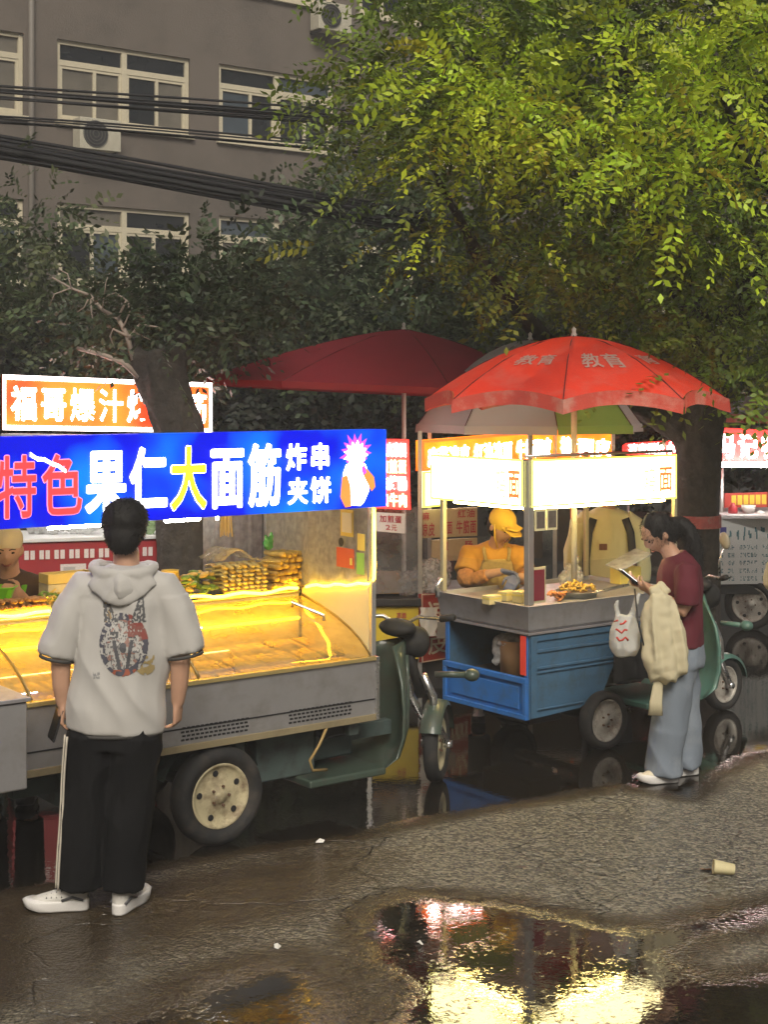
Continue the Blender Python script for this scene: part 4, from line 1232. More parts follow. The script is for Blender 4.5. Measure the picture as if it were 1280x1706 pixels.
# corner posts
ZG = 1.80
for a, b, w_ in ((-.005, -.005, .022), (-.005, .80, .016), (1.27, -.005, .014), (1.27, .80, .014)):
    MB().box(a - w_, a + w_, b - w_, b + w_, .937, ZG).build('post', m_alu if w_ > .02 else M('yellow_lit_post', (.55, .50, .34), .4, .4), trike, bevel=.004)  # thin posts carry the yellow stall light in their colour
p_ = MB(); p_.tube([(-.02, .80, 1.02), (-.045, .815, .97), (-.05, .80, .90)], .016, 8); p_.build('pole_clamp', m_chrome, trike, smooth=True)
# glass round the counter
for q in (((.02, -.006), (1.255, -.006)), ((-.006, .02), (-.006, .785))):
    (a0, b0), (a1, b1) = q
    MB().add([(a0, b0, .94), (a1, b1, .94), (a1, b1, 1.17), (a0, b0, 1.17)], [(0, 1, 2, 3)]).build('glass_pane', m_glass, trike)
# lit signs: one on each visible side, with yellow edges
ZS2, ZS3 = 1.522, 1.806
def lit_sign(p0, p1, normal, name):
    """p0 left end, p1 right end as seen from outside"""
    p0 = Vector(p0 + (0,)); p1 = Vector(p1 + (0,)); n = Vector(normal + (0,))
    d = (p1 - p0).normalized()
    c = []
    for z in (ZS2, ZS3): c += [p0 + Vector((0, 0, z)), p1 + Vector((0, 0, z)), p1 - n * .05 + Vector((0, 0, z)), p0 - n * .05 + Vector((0, 0, z))]
    o = MB().hexa(c).build('sign_box', M('cream_sign_box', (.62, .58, .40), .5), trike)
    MB().add([p0 + n * .002 + Vector((0, 0, ZS2 + .003)), p1 + n * .002 + Vector((0, 0, ZS2 + .003)), p1 + n * .002 + Vector((0, 0, ZS3 - .003)), p0 + n * .002 + Vector((0, 0, ZS3 - .003))], [(0, 1, 2, 3)]).build('lit_face', m_wsign, o, recalc=False)
    L_ = (p1 - p0).length
    for s0, s1, q0, q1 in ((0, L_, 0, .014), (0, L_, .986, 1), (0, .012, .014, .986), (L_ - .012, L_, .014, .986)):
        zz0 = ZS2 + (ZS3 - ZS2) * q0; zz1 = ZS2 + (ZS3 - ZS2) * q1
        if q1 - q0 < .1: zz0, zz1 = (ZS2, ZS2 + .012) if q0 == 0 else (ZS3 - .012, ZS3)
        P = [p0 + d * s0, p0 + d * s1]
        MB().hexa([P[0] + n * .006 + Vector((0, 0, zz0)), P[1] + n * .006 + Vector((0, 0, zz0)), P[1] + n * .0005 + Vector((0, 0, zz0)), P[0] + n * .0005 + Vector((0, 0, zz0)),
                   P[0] + n * .006 + Vector((0, 0, zz1)), P[1] + n * .006 + Vector((0, 0, zz1)), P[1] + n * .0005 + Vector((0, 0, zz1)), P[0] + n * .0005 + Vector((0, 0, zz1))]).build('sign_edge', m_yedge, o)
    fm = lambda s, t, l=0: p0 + d * (s * L_) + n * l + Vector((0, 0, ZS3 + (ZS2 - ZS3) * t))
    return o, fm
s1, f1 = lit_sign((-.035, B2(719, -.035)), (-.035, .018), (-1, 0), 'rear')
q = MB(); letters(q, '面', f1, (.85, .16, .985, .88), .035, .004); q.build('lettering', m_redtext, s1, recalc=False)
q = MB(); letters(q, '鸡', f1, (.72, .16, .84, .88), .02, .004); q.build('lettering', m_fadetext, s1, recalc=False)
s2, f2 = lit_sign((A2(886, -.035), -.035), (A2(1127, -.035), -.035), (0, -1), 'side')
q = MB(); letters(q, '面', f2, (.865, .20, .975, .86), .03, .004); q.build('lettering', m_redtext, s2, recalc=False)
q = MB(); letters(q, '鸡', f2, (.755, .22, .855, .86), .01, .004); q.build('lettering', m_fadetext, s2, recalc=False)
rs = random.Random(12)
for i in range(9):     # a washed-out line drawing at the left end of the sign
    s_, t_ = .03 + rs.random() * .13, .2 + rs.random() * .6
    MB().add([f2(s_, t_, .004), f2(s_ + .006, t_ + .01, .004), f2(s_ + rs.uniform(-.02, .02), t_ + rs.uniform(.05, .16), .004), f2(s_ - .008, t_ + .03, .004)], [(0, 1, 2, 3)]).build('sign_drawing', m_greyink, s2, recalc=False)
MB().tube([(.06, .02, ZS2 - .012), (1.2, .02, ZS2 - .012)], .009, 6).build('light_tube', M('warm_tube', (.9, .8, .5), .4, emit=(1.0, .72, .22), estr=85), trike, smooth=True)
MB().tube([(.02, .08, ZS2 - .012), (.02, .72, ZS2 - .012)], .009, 6).build('light_tube', M('warm_tube'), trike, smooth=True)
MB().tube([f2(-.02, .0, .0) + Vector((0, .03, .02)), f2(1.0, 0, 0) + Vector((0, .03, .02))], .010, 6).build('top_rail', m_alu, trike, smooth=True)
# two little framed papers hung under the corner of the sign
for a in (.02, .115):
    zt = 1.51; o = MB().box(a, a + .088, -.032, -.024, zt - .13, zt).build('framed_paper', M('cream_frame', (.72, .66, .40), .5), trike)
    MB().box(a + .012, a + .076, -.0345, -.0325, zt - .115, zt - .015).build('paper', M('dark_paper', (.13, .11, .09), .6, var=.5, scale=40), o)
# small red menu card standing inside the glass
a = A2(886, .02)
o = MB().box(a, a + .115, .018, .026, .94, 1.155).build('menu_card', M('cream_frame', (.72, .66, .40)), trike)
MB().box(a + .012, a + .103, .0145, .0175, .955, 1.14).build('menu_face', M('maroon_menu', (.30, .03, .05), .25), o)
# running gear
wa2 = A2(1003, -.03)
m_rim2 = M('grey_wheel_paint', (.50, .47, .42), .4, .3, var=.2, dirt=(.12, .07, .05), dirt_scale=12, dirt_amt=.8)
wheel(trike, (wa2 + .02, -.025, .178), (0, 1, 0), .178, .11, m_rim2, 0, .74)
wheel(trike, (wa2 + .02, WID + .025, .178), (0, 1, 0), .178, .11, m_rim2, 0, .74, outer=1)
MB().cyl((wa2 + .02, .02, .178), (wa2 + .02, WID - .02, .178), .03, 10).build('axle', m_black, trike, smooth=True)
for b in (.2, .58): MB().box(.05, 1.95, b - .022, b + .022, .335, .40).build('chassis_rail', m_black, trike, bevel=.004)
MB().box(.15, .42, .16, .6, .17, .33).build('battery_box', M('dark_grey_box', (.04, .04, .042), .6), trike, bevel=.01)
tp_ = MB(); n = 14; rgs = []
for i in range(n + 1):
    s = i / n
    rgs.append([(.66 + s * .62, -.055 - .02 * math.sin(s * 9) - .01 * math.sin(s * 23), z) for z in (.64 - .03 * s, .52, .40 + .02 * math.sin(s * 7))])
tp_.loft(rgs, caps=False, closed=False); tp_.build('black_tarp', M('black_sheet', (.018, .018, .02), .5), trike, smooth=True)
m_teal2 = M('teal_paint', (.085, .19, .155), .38, var=.15, scale=5, coat=.3, dirt=(.07, .08, .065), dirt_scale=6, dirt_amt=.6)
tricycle_front(trike, (2.06, .26, 0), math.radians(2), m_teal2, .182, m_rim2, mirror=True, flare=.8)

# things in and on the noodle stall
p = C2 + U * .17 + V * .30 + Vector((0, 0, .442))
t = thing('plastic_bucket', 'brown bucket wrapped in a plastic bag inside the blue tricycle bed', 'bucket', p, ANG)
MB().lathe([(0, .001), (0, .095), (.22, .115), (.235, .12), (.235, .110), (.20, .106)], (0, 0, 0), (0, 0, 1), 24).build('bucket_wall', M('brown_bucket', (.42, .24, .11), .4, var=.2), t, smooth=True)
m = MB(); m.ell((0, .03, .22), (.125, .125, .05)); m.ell((-.07, .07, .17), (.05, .05, .08)); m.ell((-.10, .08, .12), (.02, .03, .05))
blob('bag', m, film_mat('thin_white_bag', (.75, .76, .76), .6, .4, 30, .15), t, .012, 2, folds=fold_fn(.012, 30, 30, 20))
def on_trike(x, b, z): return C2 + U * A2(x, b) + V * b + Vector((0, 0, z))
t = thing('noodle_tray', 'steel tray of yellow chicken noodles on the tricycle counter', 'food tray', on_trike(962, .22, .913), ANG)
MB().lathe([(0, .001), (0, .12), (.035, .135), (.04, .145), (.04, .138)], (0, 0, 0), (0, 0, 1), 22).build('tray', m_traym, t, smooth=True)
for i in range(46):
    an, r_ = rs.uniform(0, 6.3), .10 * math.sqrt(rs.random())
    x, y = r_ * math.cos(an), r_ * math.sin(an); z = .03 + .05 * (1 - r_ / .11) + rs.uniform(0, .02)
    m = MB(); m.tube([(x + rs.uniform(-.05, .05), y + rs.uniform(-.05, .05), z), (x, y, z + rs.uniform(.0, .03)), (x + rs.uniform(-.05, .05), y + rs.uniform(-.05, .05), z)], .0065, 5)
    piece(m, 'noodle', M('bright_noodle', (.66, .40, .05), .4, var=.3, scale=20), t)
for i, (x, b, s_) in enumerate(((820, .30, .055), (845, .36, .06), (868, .25, .07))):
    t = thing('food_box', ('low yellow box nearest the rear glass of the noodle stall', 'yellow box in front of the vendor on the noodle counter', 'tall cream box beside the corner post of the noodle stall')[i], 'box', C2 + U * solve_line(x, C2 + V * b, U) + V * b + Vector((0, 0, .913)), ANG + .2 * i, 'boxes on the noodle counter')
    mb = MB(); mb.box(-.05, .05, -.035, .035, 0, s_); mb.build('carton', M('cream_carton', (.70, .58, .28), .5), t, bevel=.004)
    MB().box(-.051, .051, -.036, .036, s_ * .6, s_ * .75).build('printed_stripe', M('yellow_card'), t)
t = thing('serving_tongs', 'long steel tongs lying across the noodle counter', 'tongs', on_trike(1000, .10, .925), ANG)
for s in (-1, 1): MB().tube([(-.10, 0, .02), (.05, s * .012, .03), (.24, s * .02, .05)], .006, 6).build('tong_arm', m_chrome, t, smooth=True)
t = thing('sliced_food_pile', 'orange sliced food pile by the maroon menu card', 'food', on_trike(930, .18, .913), ANG)
for i in range(16):
    x, y = rs.uniform(-.07, .05), rs.uniform(-.05, .05)
    m = MB(); m.ell((x, y, .015 + rs.uniform(0, .03)), (.03, .02, .008), 8, 5, Matrix.Rotation(rs.uniform(-.8, .8), 3, 'Y')); piece(m, 'slice', M('orange_slice', (.62, .22, .05), .4), t)
t = thing('clear_bag', 'knotted clear plastic bag by the tongs on the noodle counter', 'bag', on_trike(955, .55, .913), ANG)
m = MB(); m.ell((0, 0, .08), (.07, .06, .08)); m.ell((.03, 0, .17), (.02, .02, .05)); m.ell((-.05, .02, .06), (.05, .04, .05))
blob('bag_body', m, film_mat('clear_bag_film', (.82, .84, .86), .35, .3, 40, .08), t, .008, 2, folds=fold_fn(.010, 30, 30, 30))
t = thing('plastic_folder', 'clear plastic lid propped at the end of the noodle counter', 'lid', on_trike(1052, .45, .913), ANG)
MB().add([(-.16, -.06, .10), (.14, -.06, .19), (.17, .12, .21), (-.12, .12, .12), (-.16, -.06, .108), (.14, -.06, .198), (.17, .12, .218), (-.12, .12, .128)], [(0, 1, 2, 3), (4, 7, 6, 5), (0, 4, 5, 1), (1, 5, 6, 2), (2, 6, 7, 3), (3, 7, 4, 0)]).build('lid_sheet', film_mat('clear_lid', (.85, .88, .9), .5, .3, 15, .05), t)
MB().box(-.10, .10, .0, .10, 0, .11).build('lid_support', m_cardy, t, bevel=.004)

# ================================================================== umbrellas
def umbrella(label, centre, R, z_rim, z_top, mats, n=8, rot=0.0, tilt=(0, 0), valance=.10, sag=.05, pole_to=None, scal=.0, group=None, val_mat=None, under=True, dome=.9):
    """canopy of n panels on ribs; the rim rises between rib tips"""
    c = Vector(centre); c.z = 0
    t = thing('umbrella', label, 'umbrella', c, 0, 'umbrellas over the stalls')
    Rt = Matrix.Rotation(tilt[0], 3, 'X') @ Matrix.Rotation(tilt[1], 3, 'Y')
    piv = Vector((0, 0, z_top))
    def X(p): return piv + Rt @ (Vector(p) - piv)
    def rimp(k, s, r):            # panel k, s across, r from apex 0 to rim 1
        a0 = rot + 2 * math.pi * k / n; a1 = rot + 2 * math.pi * (k + 1) / n
        p0 = Vector((math.cos(a0), math.sin(a0), 0)); p1 = Vector((math.cos(a1), math.sin(a1), 0))
        q = p0.lerp(p1, s)
        bulge = 1 - sag * 1.2 * (4 * s * (1 - s)) * r
        z = z_rim + (z_top - z_rim) * (1 - r ** (1 + dome))
        z -= sag * R * .35 * (4 * s * (1 - s)) * r * (1 - r) * 2
        z += scal * (4 * s * (1 - s)) * r ** 4
        return Vector((q.x * R * r * bulge, q.y * R * r * bulge, z))
    for k in range(n):
        m = MB(); rgs = []
        for i in range(9):
            r = max(.012, i / 8)
            rgs.append([X(rimp(k, j / 10, r)) for j in range(11)])
        m.loft(rgs, caps=False, closed=False)
        mt = mats[k % len(mats)]
        pn = m.build('panel', mt, t, smooth=True)
        if valance > 0:
            m = MB(); rgs = []
            for dz in (0, .5, 1):
                row = []
                for j in range(11):
                    s = j / 10; p = rimp(k, s, 1)
                    wv = .012 * math.sin(s * 18 + k) * dz
                    row.append(X(p + Vector((p.x * (.012 + wv) / R, p.y * (.012 + wv) / R, -dz * valance * (1 - .25 * (2 * s - 1) ** 2 * 0)))))
                rgs.append(row)
            m.loft(rgs, caps=False, closed=False)
            m.build('valance', (val_mat or mt), pn, smooth=True)
        a0 = rot + 2 * math.pi * k / n
        rib = [X(rimp(k, 0, r) + Vector((0, 0, -.012))) for r in (.03, .3, .6, .85, 1.0)]
        MB().tube([p + Vector((0, 0, .0145)) for p in rib], .0032, 5).build('seam', M('dark_seam', (.10, .012, .012), .8), t, smooth=True)
        MB().tube(rib, .007, 5).build('rib', m_chrome, t, smooth=True)
    MB().lathe([(0, .02), (.02, .02), (.035, .012), (.055, .016), (.07, .001)], (0, 0, z_top - .01), (0, 0, 1), 10).build('finial', M('finial', (.6, .55, .5), .4), t, smooth=True)
    MB().cyl((0, 0, pole_to if pole_to is not None else .0), (0, 0, z_top), .019, 10).build('pole', M('white_pole', (.60, .60, .58), .4), t, smooth=True)
    return t, (lambda k, s, r: c + X(rimp(k, s, r)))

def worn_red():
    m = M('worn_red_fabric', (.70, .045, .028), .65, var=.12, scale=5, dirt=(.48, .30, .27), dirt_scale=3.6, dirt_amt=.4, bump=.1, bscale=200)
    nt = m.node_tree; b = nt.nodes['Principled BSDF']
    tl = nt.nodes.new('ShaderNodeBsdfTranslucent'); tl.inputs['Color'].default_value = (.80, .06, .02, 1)
    mx = nt.nodes.new('ShaderNodeMixShader'); mx.inputs['Fac'].default_value = .38
    nt.links.new(b.outputs[0], mx.inputs[1]); nt.links.new(tl.outputs[0], mx.inputs[2])
    nt.links.new(mx.outputs[0], nt.nodes['Material Output'].inputs['Surface'])
    return m
def cloth(name, col, tr=.35, **k):
    m = M(name, col, .75, **k)
    nt = m.node_tree; b = nt.nodes['Principled BSDF']
    tl = nt.nodes.new('ShaderNodeBsdfTranslucent'); tl.inputs['Color'].default_value = tuple(col) + (1,)
    mx = nt.nodes.new('ShaderNodeMixShader'); mx.inputs['Fac'].default_value = tr
    nt.links.new(b.outputs[0], mx.inputs[1]); nt.links.new(tl.outputs[0], mx.inputs[2])
    nt.links.new(mx.outputs[0], nt.nodes['Material Output'].inputs['Surface'])
    return m
m_red = worn_red()
m_val = cloth('red_pale_valance', (.60, .10, .08), .4, var=.15, dirt=(.66, .56, .46), dirt_scale=3, dirt_amt=.95)
um, ump = umbrella('worn red umbrella with faded grey print over the noodle stall', W(957, 700, 9.45), .955, 2.165, 2.565, [m_red], 8, rot=math.radians(-101), valance=.085, sag=.06, scal=.055, pole_to=.935, val_mat=m_val, dome=.75)
m_fprint = cloth('faded_print', (.66, .44, .40), .35)
for k, txt, r0, r1 in ((0, '教育', .40, .78), (7, '教育', .45, .72), (1, '育', .45, .7)):
    fm = lambda s, t, l=0, k=k: ump(k, s, r0 + (r1 - r0) * t) + Vector((0, -l * .6, l))
    q = MB(); letters(q, txt, fm, (.18, .25, .82, .85), .02, .006); q.build('faded_lettering', m_fprint, um, world=True, recalc=False)
m_maroon = cloth('maroon_fabric', (.30, .020, .034), .25, var=.12)
umbrella('large dark maroon umbrella behind the blue sign', W(673, 700, 12.2), 1.62, 2.235, 2.72, [m_maroon], 8, rot=math.radians(12), tilt=(math.radians(-.5), math.radians(2.6)), valance=.05, sag=.02, val_mat=cloth('red_valance', (.34, .02, .025), .4), dome=.35)
m_gw = cloth('grey_white_fabric', (.42, .41, .40), .35, var=.1); m_gg = cloth('green_fabric', (.22, .34, .07), .4)
umbrella('grey and green umbrella half hidden behind the red one', W(884, 700, 11.2), .86, 1.965, 2.60, [m_gw, m_gg, m_gw, m_gw], 8, rot=math.radians(-128), valance=.06, sag=.05)
umbrella('grey umbrella with red edge at the right border', W(1345, 700, 12.6), .80, 2.02, 2.30, [cloth('grey_fabric', (.30, .29, .31), .3)], 8, rot=math.radians(5), valance=.07, sag=.05, val_mat=cloth('dirty_red_trim', (.40, .10, .08), .3, dirt=(.55, .5, .42), dirt_amt=.8))

# ================================================================== stalls behind
m_red_lit = glow2('red_orange_lit', (.95, .045, .010), (1.0, .28, .02), 1.5, scale=2.2)
m_red_lit2 = M('red_lit', (.8, .1, .1), .4, emit=(1.0, .028, .022), estr=2.0)
m_orange_lit = glow2('orange_lit', (1.0, .12, .006), (1.0, .30, .012), 1.9, scale=3)
m_white_edge = M('white_neon_edge', (.9, .85, .85), .4, emit=(1.0, .84, .80), estr=6)
m_let_hot = M('hot_white_letter', (.9, .9, .9), .4, emit=(1.0, .93, .90), estr=11.0, sample=False)
def edge_frame(fm, parent, mat, w, h, t, lift=.012):
    """four strips round a board; w h are fractions of its sides"""
    for r in ((0, 0, 1, h), (0, 1 - h, 1, 1), (0, h, w, 1 - h), (1 - w, h, 1, 1 - h)):
        a, b, c, d = r
        P = [fm(a, d, 0), fm(c, d, 0), fm(c, b, 0), fm(a, b, 0)]
        Q = [fm(a, d, lift), fm(c, d, lift), fm(c, b, lift), fm(a, b, lift)]
        MB().add(Q + [p + (q_ - p) * .05 for p, q_ in zip(P, Q)], [(0, 1, 2, 3), (0, 4, 5, 1), (1, 5, 6, 2), (2, 6, 7, 3), (3, 7, 4, 0)]).build('sign_edge', mat, parent, world=True)

# --- stall with the red and yellow neon sign, behind the pruned tree
YF = 10.6
pf = W(175, 0, YF); pf.z = 0
stA = thing('snack_stall', 'snack stall with red and yellow lit sign behind the pruned tree', 'food stall', pf, 0)
o, fm = board('sign_board', (W(4, 624, 10.3), W(353, 638, 10.75), W(353, 721, 10.75), W(4, 716, 10.3)), stA, m_red_lit, .08)
edge_frame(fm, o, m_white_edge, .014, .085, 1)
for i, ch in enumerate('福哥爆汁烤面筋'):
    q = MB(); s0 = .035 + i * .136
    letters(q, ch, fm, (s0, .16, s0 + .128, .86), .045 if i not in (2, 3) else .02, .006); q.build('lettering', m_let_hot, o, world=True, recalc=False)
o2 = MB(); o2.hexa([W(0, 740, 10.2), W(355, 744, 10.7), W(355, 744, 11.8), W(0, 740, 11.3), W(0, 722, 10.2), W(355, 726, 10.7), W(355, 726, 11.8), W(0, 722, 11.3)])
o2.build('awning', M('grey_awning', (.30, .30, .31), .6), stA, world=True, bevel=.01)
for x, Y in ((2, 10.4), (352, 10.8), (2, 11.3), (352, 11.7)):
    b = W(x, 0, Y); b.z = 0; tp2 = b.copy(); tp2.z = 1.85
    MB().cyl(b, tp2, .02, 8).build('post', m_grb, stA, world=True, smooth=True)
MB().tube([W(30, 746, 10.35), W(320, 749, 10.7)], .014, 8).build('light_tube', m_led_w, stA, world=True, smooth=True)
cz0, cz1 = .42, zat(W(0, 0, 10.2), 903)
cA = MB(); x0w, x1w = W(20, 0, 10.1), W(345, 0, 10.5); x0w.z = x1w.z = 0
def wall_between(p0, p1, z0, z1, th):
    p0 = Vector(p0); p1 = Vector(p1); p0.z = p1.z = 0
    n = Vector((p1.y - p0.y, -(p1.x - p0.x), 0)).normalized()
    m = MB(); m.hexa([p0 + Vector((0, 0, z0)), p1 + Vector((0, 0, z0)), p1 - n * th + Vector((0, 0, z0)), p0 - n * th + Vector((0, 0, z0)),
                      p0 + Vector((0, 0, z1)), p1 + Vector((0, 0, z1)), p1 - n * th + Vector((0, 0, z1)), p0 - n * th + Vector((0, 0, z1))])
    return m
m_rc = M('red_counter_print', (.30, .022, .030), .45, var=.15)
wall_between(x0w + Vector((0, .05, 0)), x1w + Vector((0, .05, 0)), .10, .70, .5).build('counter_base', m_dark, stA, world=True)
cz0 = .70
oc = wall_between(x0w, x1w, cz0, cz1, .6).build('counter', m_rc, stA, world=True, bevel=.01)
wall_between(x0w - Vector((0, .02, 0)), x1w - Vector((0, .02, 0)), cz1 + .003, cz1 + .03, .64).build('counter_top', M('white_top', (.62, .62, .64), .35), stA, world=True, bevel=.005)
fmc = board_map(x0w + Vector((0, -.004, cz1)), x1w + Vector((0, -.004, cz1)), x1w + Vector((0, -.004, cz0)), x0w + Vector((0, -.004, cz0)))
m_pr = M('white_print', (.62, .56, .56), .6)
for i in range(12):                        # row of small white printed blocks along the counter
    s0 = .06 + i * .075
    for j in range(2):
        q = MB(); q.quad(fmc(s0 + j * .03, .11, .003), fmc(s0 + j * .03 + .022, .11, .003), fmc(s0 + j * .03 + .022, .24, .003), fmc(s0 + j * .03, .24, .003)); q.build('printed_block', m_pr, oc, world=True, recalc=False)
q = MB(); q.quad(fmc(.24, .32, .003), fmc(.37, .32, .003), fmc(.37, .62, .003), fmc(.24, .62, .003)); q.build('printed_panel', m_pr, oc, world=True, recalc=False)
q = MB(); q.quad(fmc(.255, .36, .005), fmc(.315, .36, .005), fmc(.315, .58, .005), fmc(.255, .58, .005)); q.build('printed_square', M('grey_print', (.4, .38, .38), .6), oc, world=True, recalc=False)
for i, (x, s_, lab) in enumerate(((60, .05, 'small clear bag by the vendor on the red counter'), (85, .075, 'white plastic bag left of the other on the red counter'), (140, .085, 'large clear plastic bag on the red counter'), (246, .06, 'clear bag of greens on the red counter behind the man'))):
    p = W(x, 0, 10.45); p.z = cz1 + .032
    t = thing('plastic_bag', lab, 'bag', p, 0, 'plastic bags on the red counter')
    m = MB(); m.ell((0, 0, s_ * .8), (s_ * 1.4, s_, s_ * .8)); m.ell((s_ * .7, 0, s_ * 1.2), (s_ * .6, s_ * .5, s_ * .6)); m.ell((-s_ * .9, 0, s_ * .6), (s_ * .6, s_ * .5, s_ * .5))
    blob('bag_body', m, film_mat('thin_white_bag', (.75, .76, .76)) if i < 3 else film_mat('green_bag_film', (.35, .5, .25), .6), t, .014, 2, folds=fold_fn(.020, 22, 22, 22))

# --- stall with the narrow red menu light and yellow panel
pB = W(660, 0, 10.9); pB.z = 0
stB = thing('noodle_cart', 'small cart with narrow red lit board and yellow front panel', 'food cart', pB, 0)
o, fm = board('sign_board', (W(612, 731, 10.6), W(680, 732, 10.8), W(683, 849, 10.8), W(612, 846, 10.6)), stB, m_red_lit2, .06)
edge_frame(fm, o, m_red_lit2, .05, .03, 1)
for i, row in enumerate(('凉皮凉面', '加煎蛋', '加烤肠', '加牛肉')):
    q = MB(); letters(q, row, fm, (.28, .04 + i * .24, .94, .26 + i * .24), .06, .006); q.build('lettering', m_let_hot if i % 2 == 0 else M('hot_yellow_letter', (.9, .9, .5), .4, emit=(1.0, .93, .55), estr=2.5, sample=False), o, world=True, recalc=False)
m_pap = M('white_paper', (.66, .62, .64), .6)
m_rink = M('red_ink', (.42, .03, .06), .6)
o, fm = board('price_paper', (W(624, 853, 10.55), W(675, 856, 10.6), W(675, 889, 10.6), W(624, 885, 10.55)), stB, m_pap, .004)
q = MB(); letters(q, '加煎蛋', fm, (.16, .10, .90, .52), .03, .003); q.build('lettering', m_rink, o, world=True, recalc=False)
q = MB(); letters(q, '2元', fm, (.34, .55, .74, .92), .03, .003); q.build('lettering', m_rink, o, world=True, recalc=False)
m_smoke = film_mat('smoky_glass', (.30, .31, .33), .55, .3, 8, .12)
for (xa, Ya, xb, Yb) in ((612, 10.75, 700, 10.9), (700, 10.9, 712, 11.6)):
    pa, pb_ = W(xa, 0, Ya), W(xb, 0, Yb); pa.z = pb_.z = 0
    MB().add([pa + Vector((0, 0, .74)), pb_ + Vector((0, 0, .74)), pb_ + Vector((0, 0, 1.36)), pa + Vector((0, 0, 1.36))], [(0, 1, 2, 3)]).build('glass_pane', m_smoke, stB, world=True)
for x, Y in ((616, 10.75), (700, 10.9), (716, 11.7)):
    b = W(x, 0, Y); b.z = .02; e = b.copy(); e.z = 1.92
    MB().bar(b, e, .03, .03, ref=(0, 1, 0)).build('post', m_alu, stB, world=True)
def px_box(x0, x1, Y, y0, y1, depth, name, mat, parent, bev=.006):
    p0, p1 = W(x0, y1, Y), W(x1, y1, Y); zt = W(x0, y0, Y).z
    return MB().box(p0.x, p1.x, Y, Y + depth, p0.z, zt).build(name, mat, parent, world=True, bevel=bev)
px_box(612, 702, 10.80, 998, 1010, .75, 'counter_edge', m_dark, stB)
oy = px_box(620, 698, 10.84, 1011, 1098, .7, 'front_panel', M('yellow_panel', (.66, .50, .035), .4, var=.08, dirt=(.3, .25, .08), dirt_amt=.3), stB)
px_box(620, 698, 10.90, 1100, 1150, .6, 'base', m_dark, stB)
fm = board_map(W(620, 1011, 10.835), W(698, 1011, 10.835), W(698, 1098, 10.835), W(620, 1098, 10.835))
q = MB(); letters(q, '凉面', fm, (.52, .10, .74, .22), .03, .003); q.build('lettering', m_rink, oy, world=True, recalc=False)
pwhl = W(645, 0, 10.95); pwhl.z = .19; pwhl = WM[stB].inverted() @ pwhl
wheel(stB, pwhl, (0, 1, 0), .19, .09, m_rim2, 0, .72)
px_box(622, 668, 10.95, 958, 990, .25, 'brown_box', M('brown_board', (.36, .22, .10), .6), stB)
for i, (x, y, r_) in enumerate(((685, 975, 24), (720, 960, 30), (705, 985, 18))):
    t = thing('plastic_bag', ('crumpled clear bag behind the yellow panel cart glass', 'large shiny clear bag left of the yellow shirted vendor', 'small shiny bag below the larger one beside the vendor')[i], 'bag', W(x, y + r_, 11.0 + .1 * i), 0, 'shiny bags behind the vendor')
    s_ = r_ / F * 11
    m = MB(); m.ell((0, 0, s_), (s_ * 1.1, s_ * .8, s_)); m.ell((s_ * .6, 0, s_ * 1.5), (s_ * .5, s_ * .5, s_ * .5)); blob('bag_body', m, film_mat('clear_bag_film', (.82, .84, .86)), t, .014, 2, folds=fold_fn(.022, 22, 22, 22))
    b = MB(); b.box(-s_, s_, -s_ * .5, s_ * .5, -.4 - W(x, y + r_, 11.0).z + .4, -.005)
    b.build('stand_box', M('dark_stand', (.05, .05, .055), .7), t)

# --- cold noodle stall with the orange sign
pC = W(860, 0, 11.6); pC.z = 0
stC = thing('cold_noodle_stall', 'cold noodle stall with long orange lit sign behind the tricycle', 'food stall', pC, 0)
o, fm = board('sign_board', (W(703, 734, 11.1), W(925, 716, 12.0), W(925, 765, 12.0), W(703, 785, 11.1)), stC, m_orange_lit, .07)
edge_frame(fm, o, m_let_o, .012, .08, 1)
for txt, s0, s1_ in (('麻酱凉皮', .04, .34), ('红油凉面', .37, .66), ('牛筋面皮', .69, .97)):
    q = MB(); letters(q, txt, fm, (s0, .22, s1_, .92), .06, .006); q.build('lettering', m_let_hot, o, world=True, recalc=False)
o, fm = board('sign_board', (W(927, 716, 12.0), W(1022, 722, 12.5), W(1022, 765, 12.5), W(927, 765, 12.0)), stC, m_orange_lit, .07)
q = MB(); letters(q, '擀面皮', fm, (.06, .2, .96, .92), .06, .006); q.build('lettering', m_let_hot, o, world=True, recalc=False)
o, fm = board('side_board', (W(704, 786, 11.1), W(742, 784, 11.25), W(742, 842, 11.25), W(704, 846, 11.1)), stC, M('lit_cream_board', (.9, .9, .6), .4, emit=(1.0, .97, .55), estr=2.2), .05)
edge_frame(fm, o, m_yedge, .08, .05, 1)
m_menu = M('cream_menu_board', (.52, .40, .26), .6, var=.1, dirt=(.42, .30, .18), dirt_amt=.4)
o, fm = board('menu_board', (W(699, 850, 11.2), W(796, 845, 11.5), W(796, 893, 11.5), W(699, 897, 11.2)), stC, m_menu, .02)
for txt, r in (('麻', (.05, .06, .17, .40)), ('凉皮', (.03, .44, .26, .96)), ('凉面', (.36, .40, .56, .92)), ('牛筋面', (.62, .40, .98, .92)), ('红油', (.64, .04, .96, .36))):
    q = MB(); letters(q, txt, fm, r, .03, .003); q.build('lettering', m_rink, o, world=True, recalc=False)
o, fm = board('menu_board', (W(720, 900, 11.3), W(796, 896, 11.5), W(796, 932, 11.5), W(720, 936, 11.3)), stC, m_menu, .02)
for txt, r in (('蛋', (.18, .08, .36, .52)), ('肠', (.70, .08, .9, .52))):
    q = MB(); letters(q, txt, fm, r, .03, .003); q.build('lettering', m_rink, o, world=True, recalc=False)
for x, Y in ((700, 11.1), (1022, 12.5), (925, 12.0)):
    b = W(x, 0, Y); b.z = 0; e = b.copy(); e.z = 1.9
    MB().bar(b, e, .03, .03, ref=(0, 1, 0)).build('post', m_alu, stC, world=True)
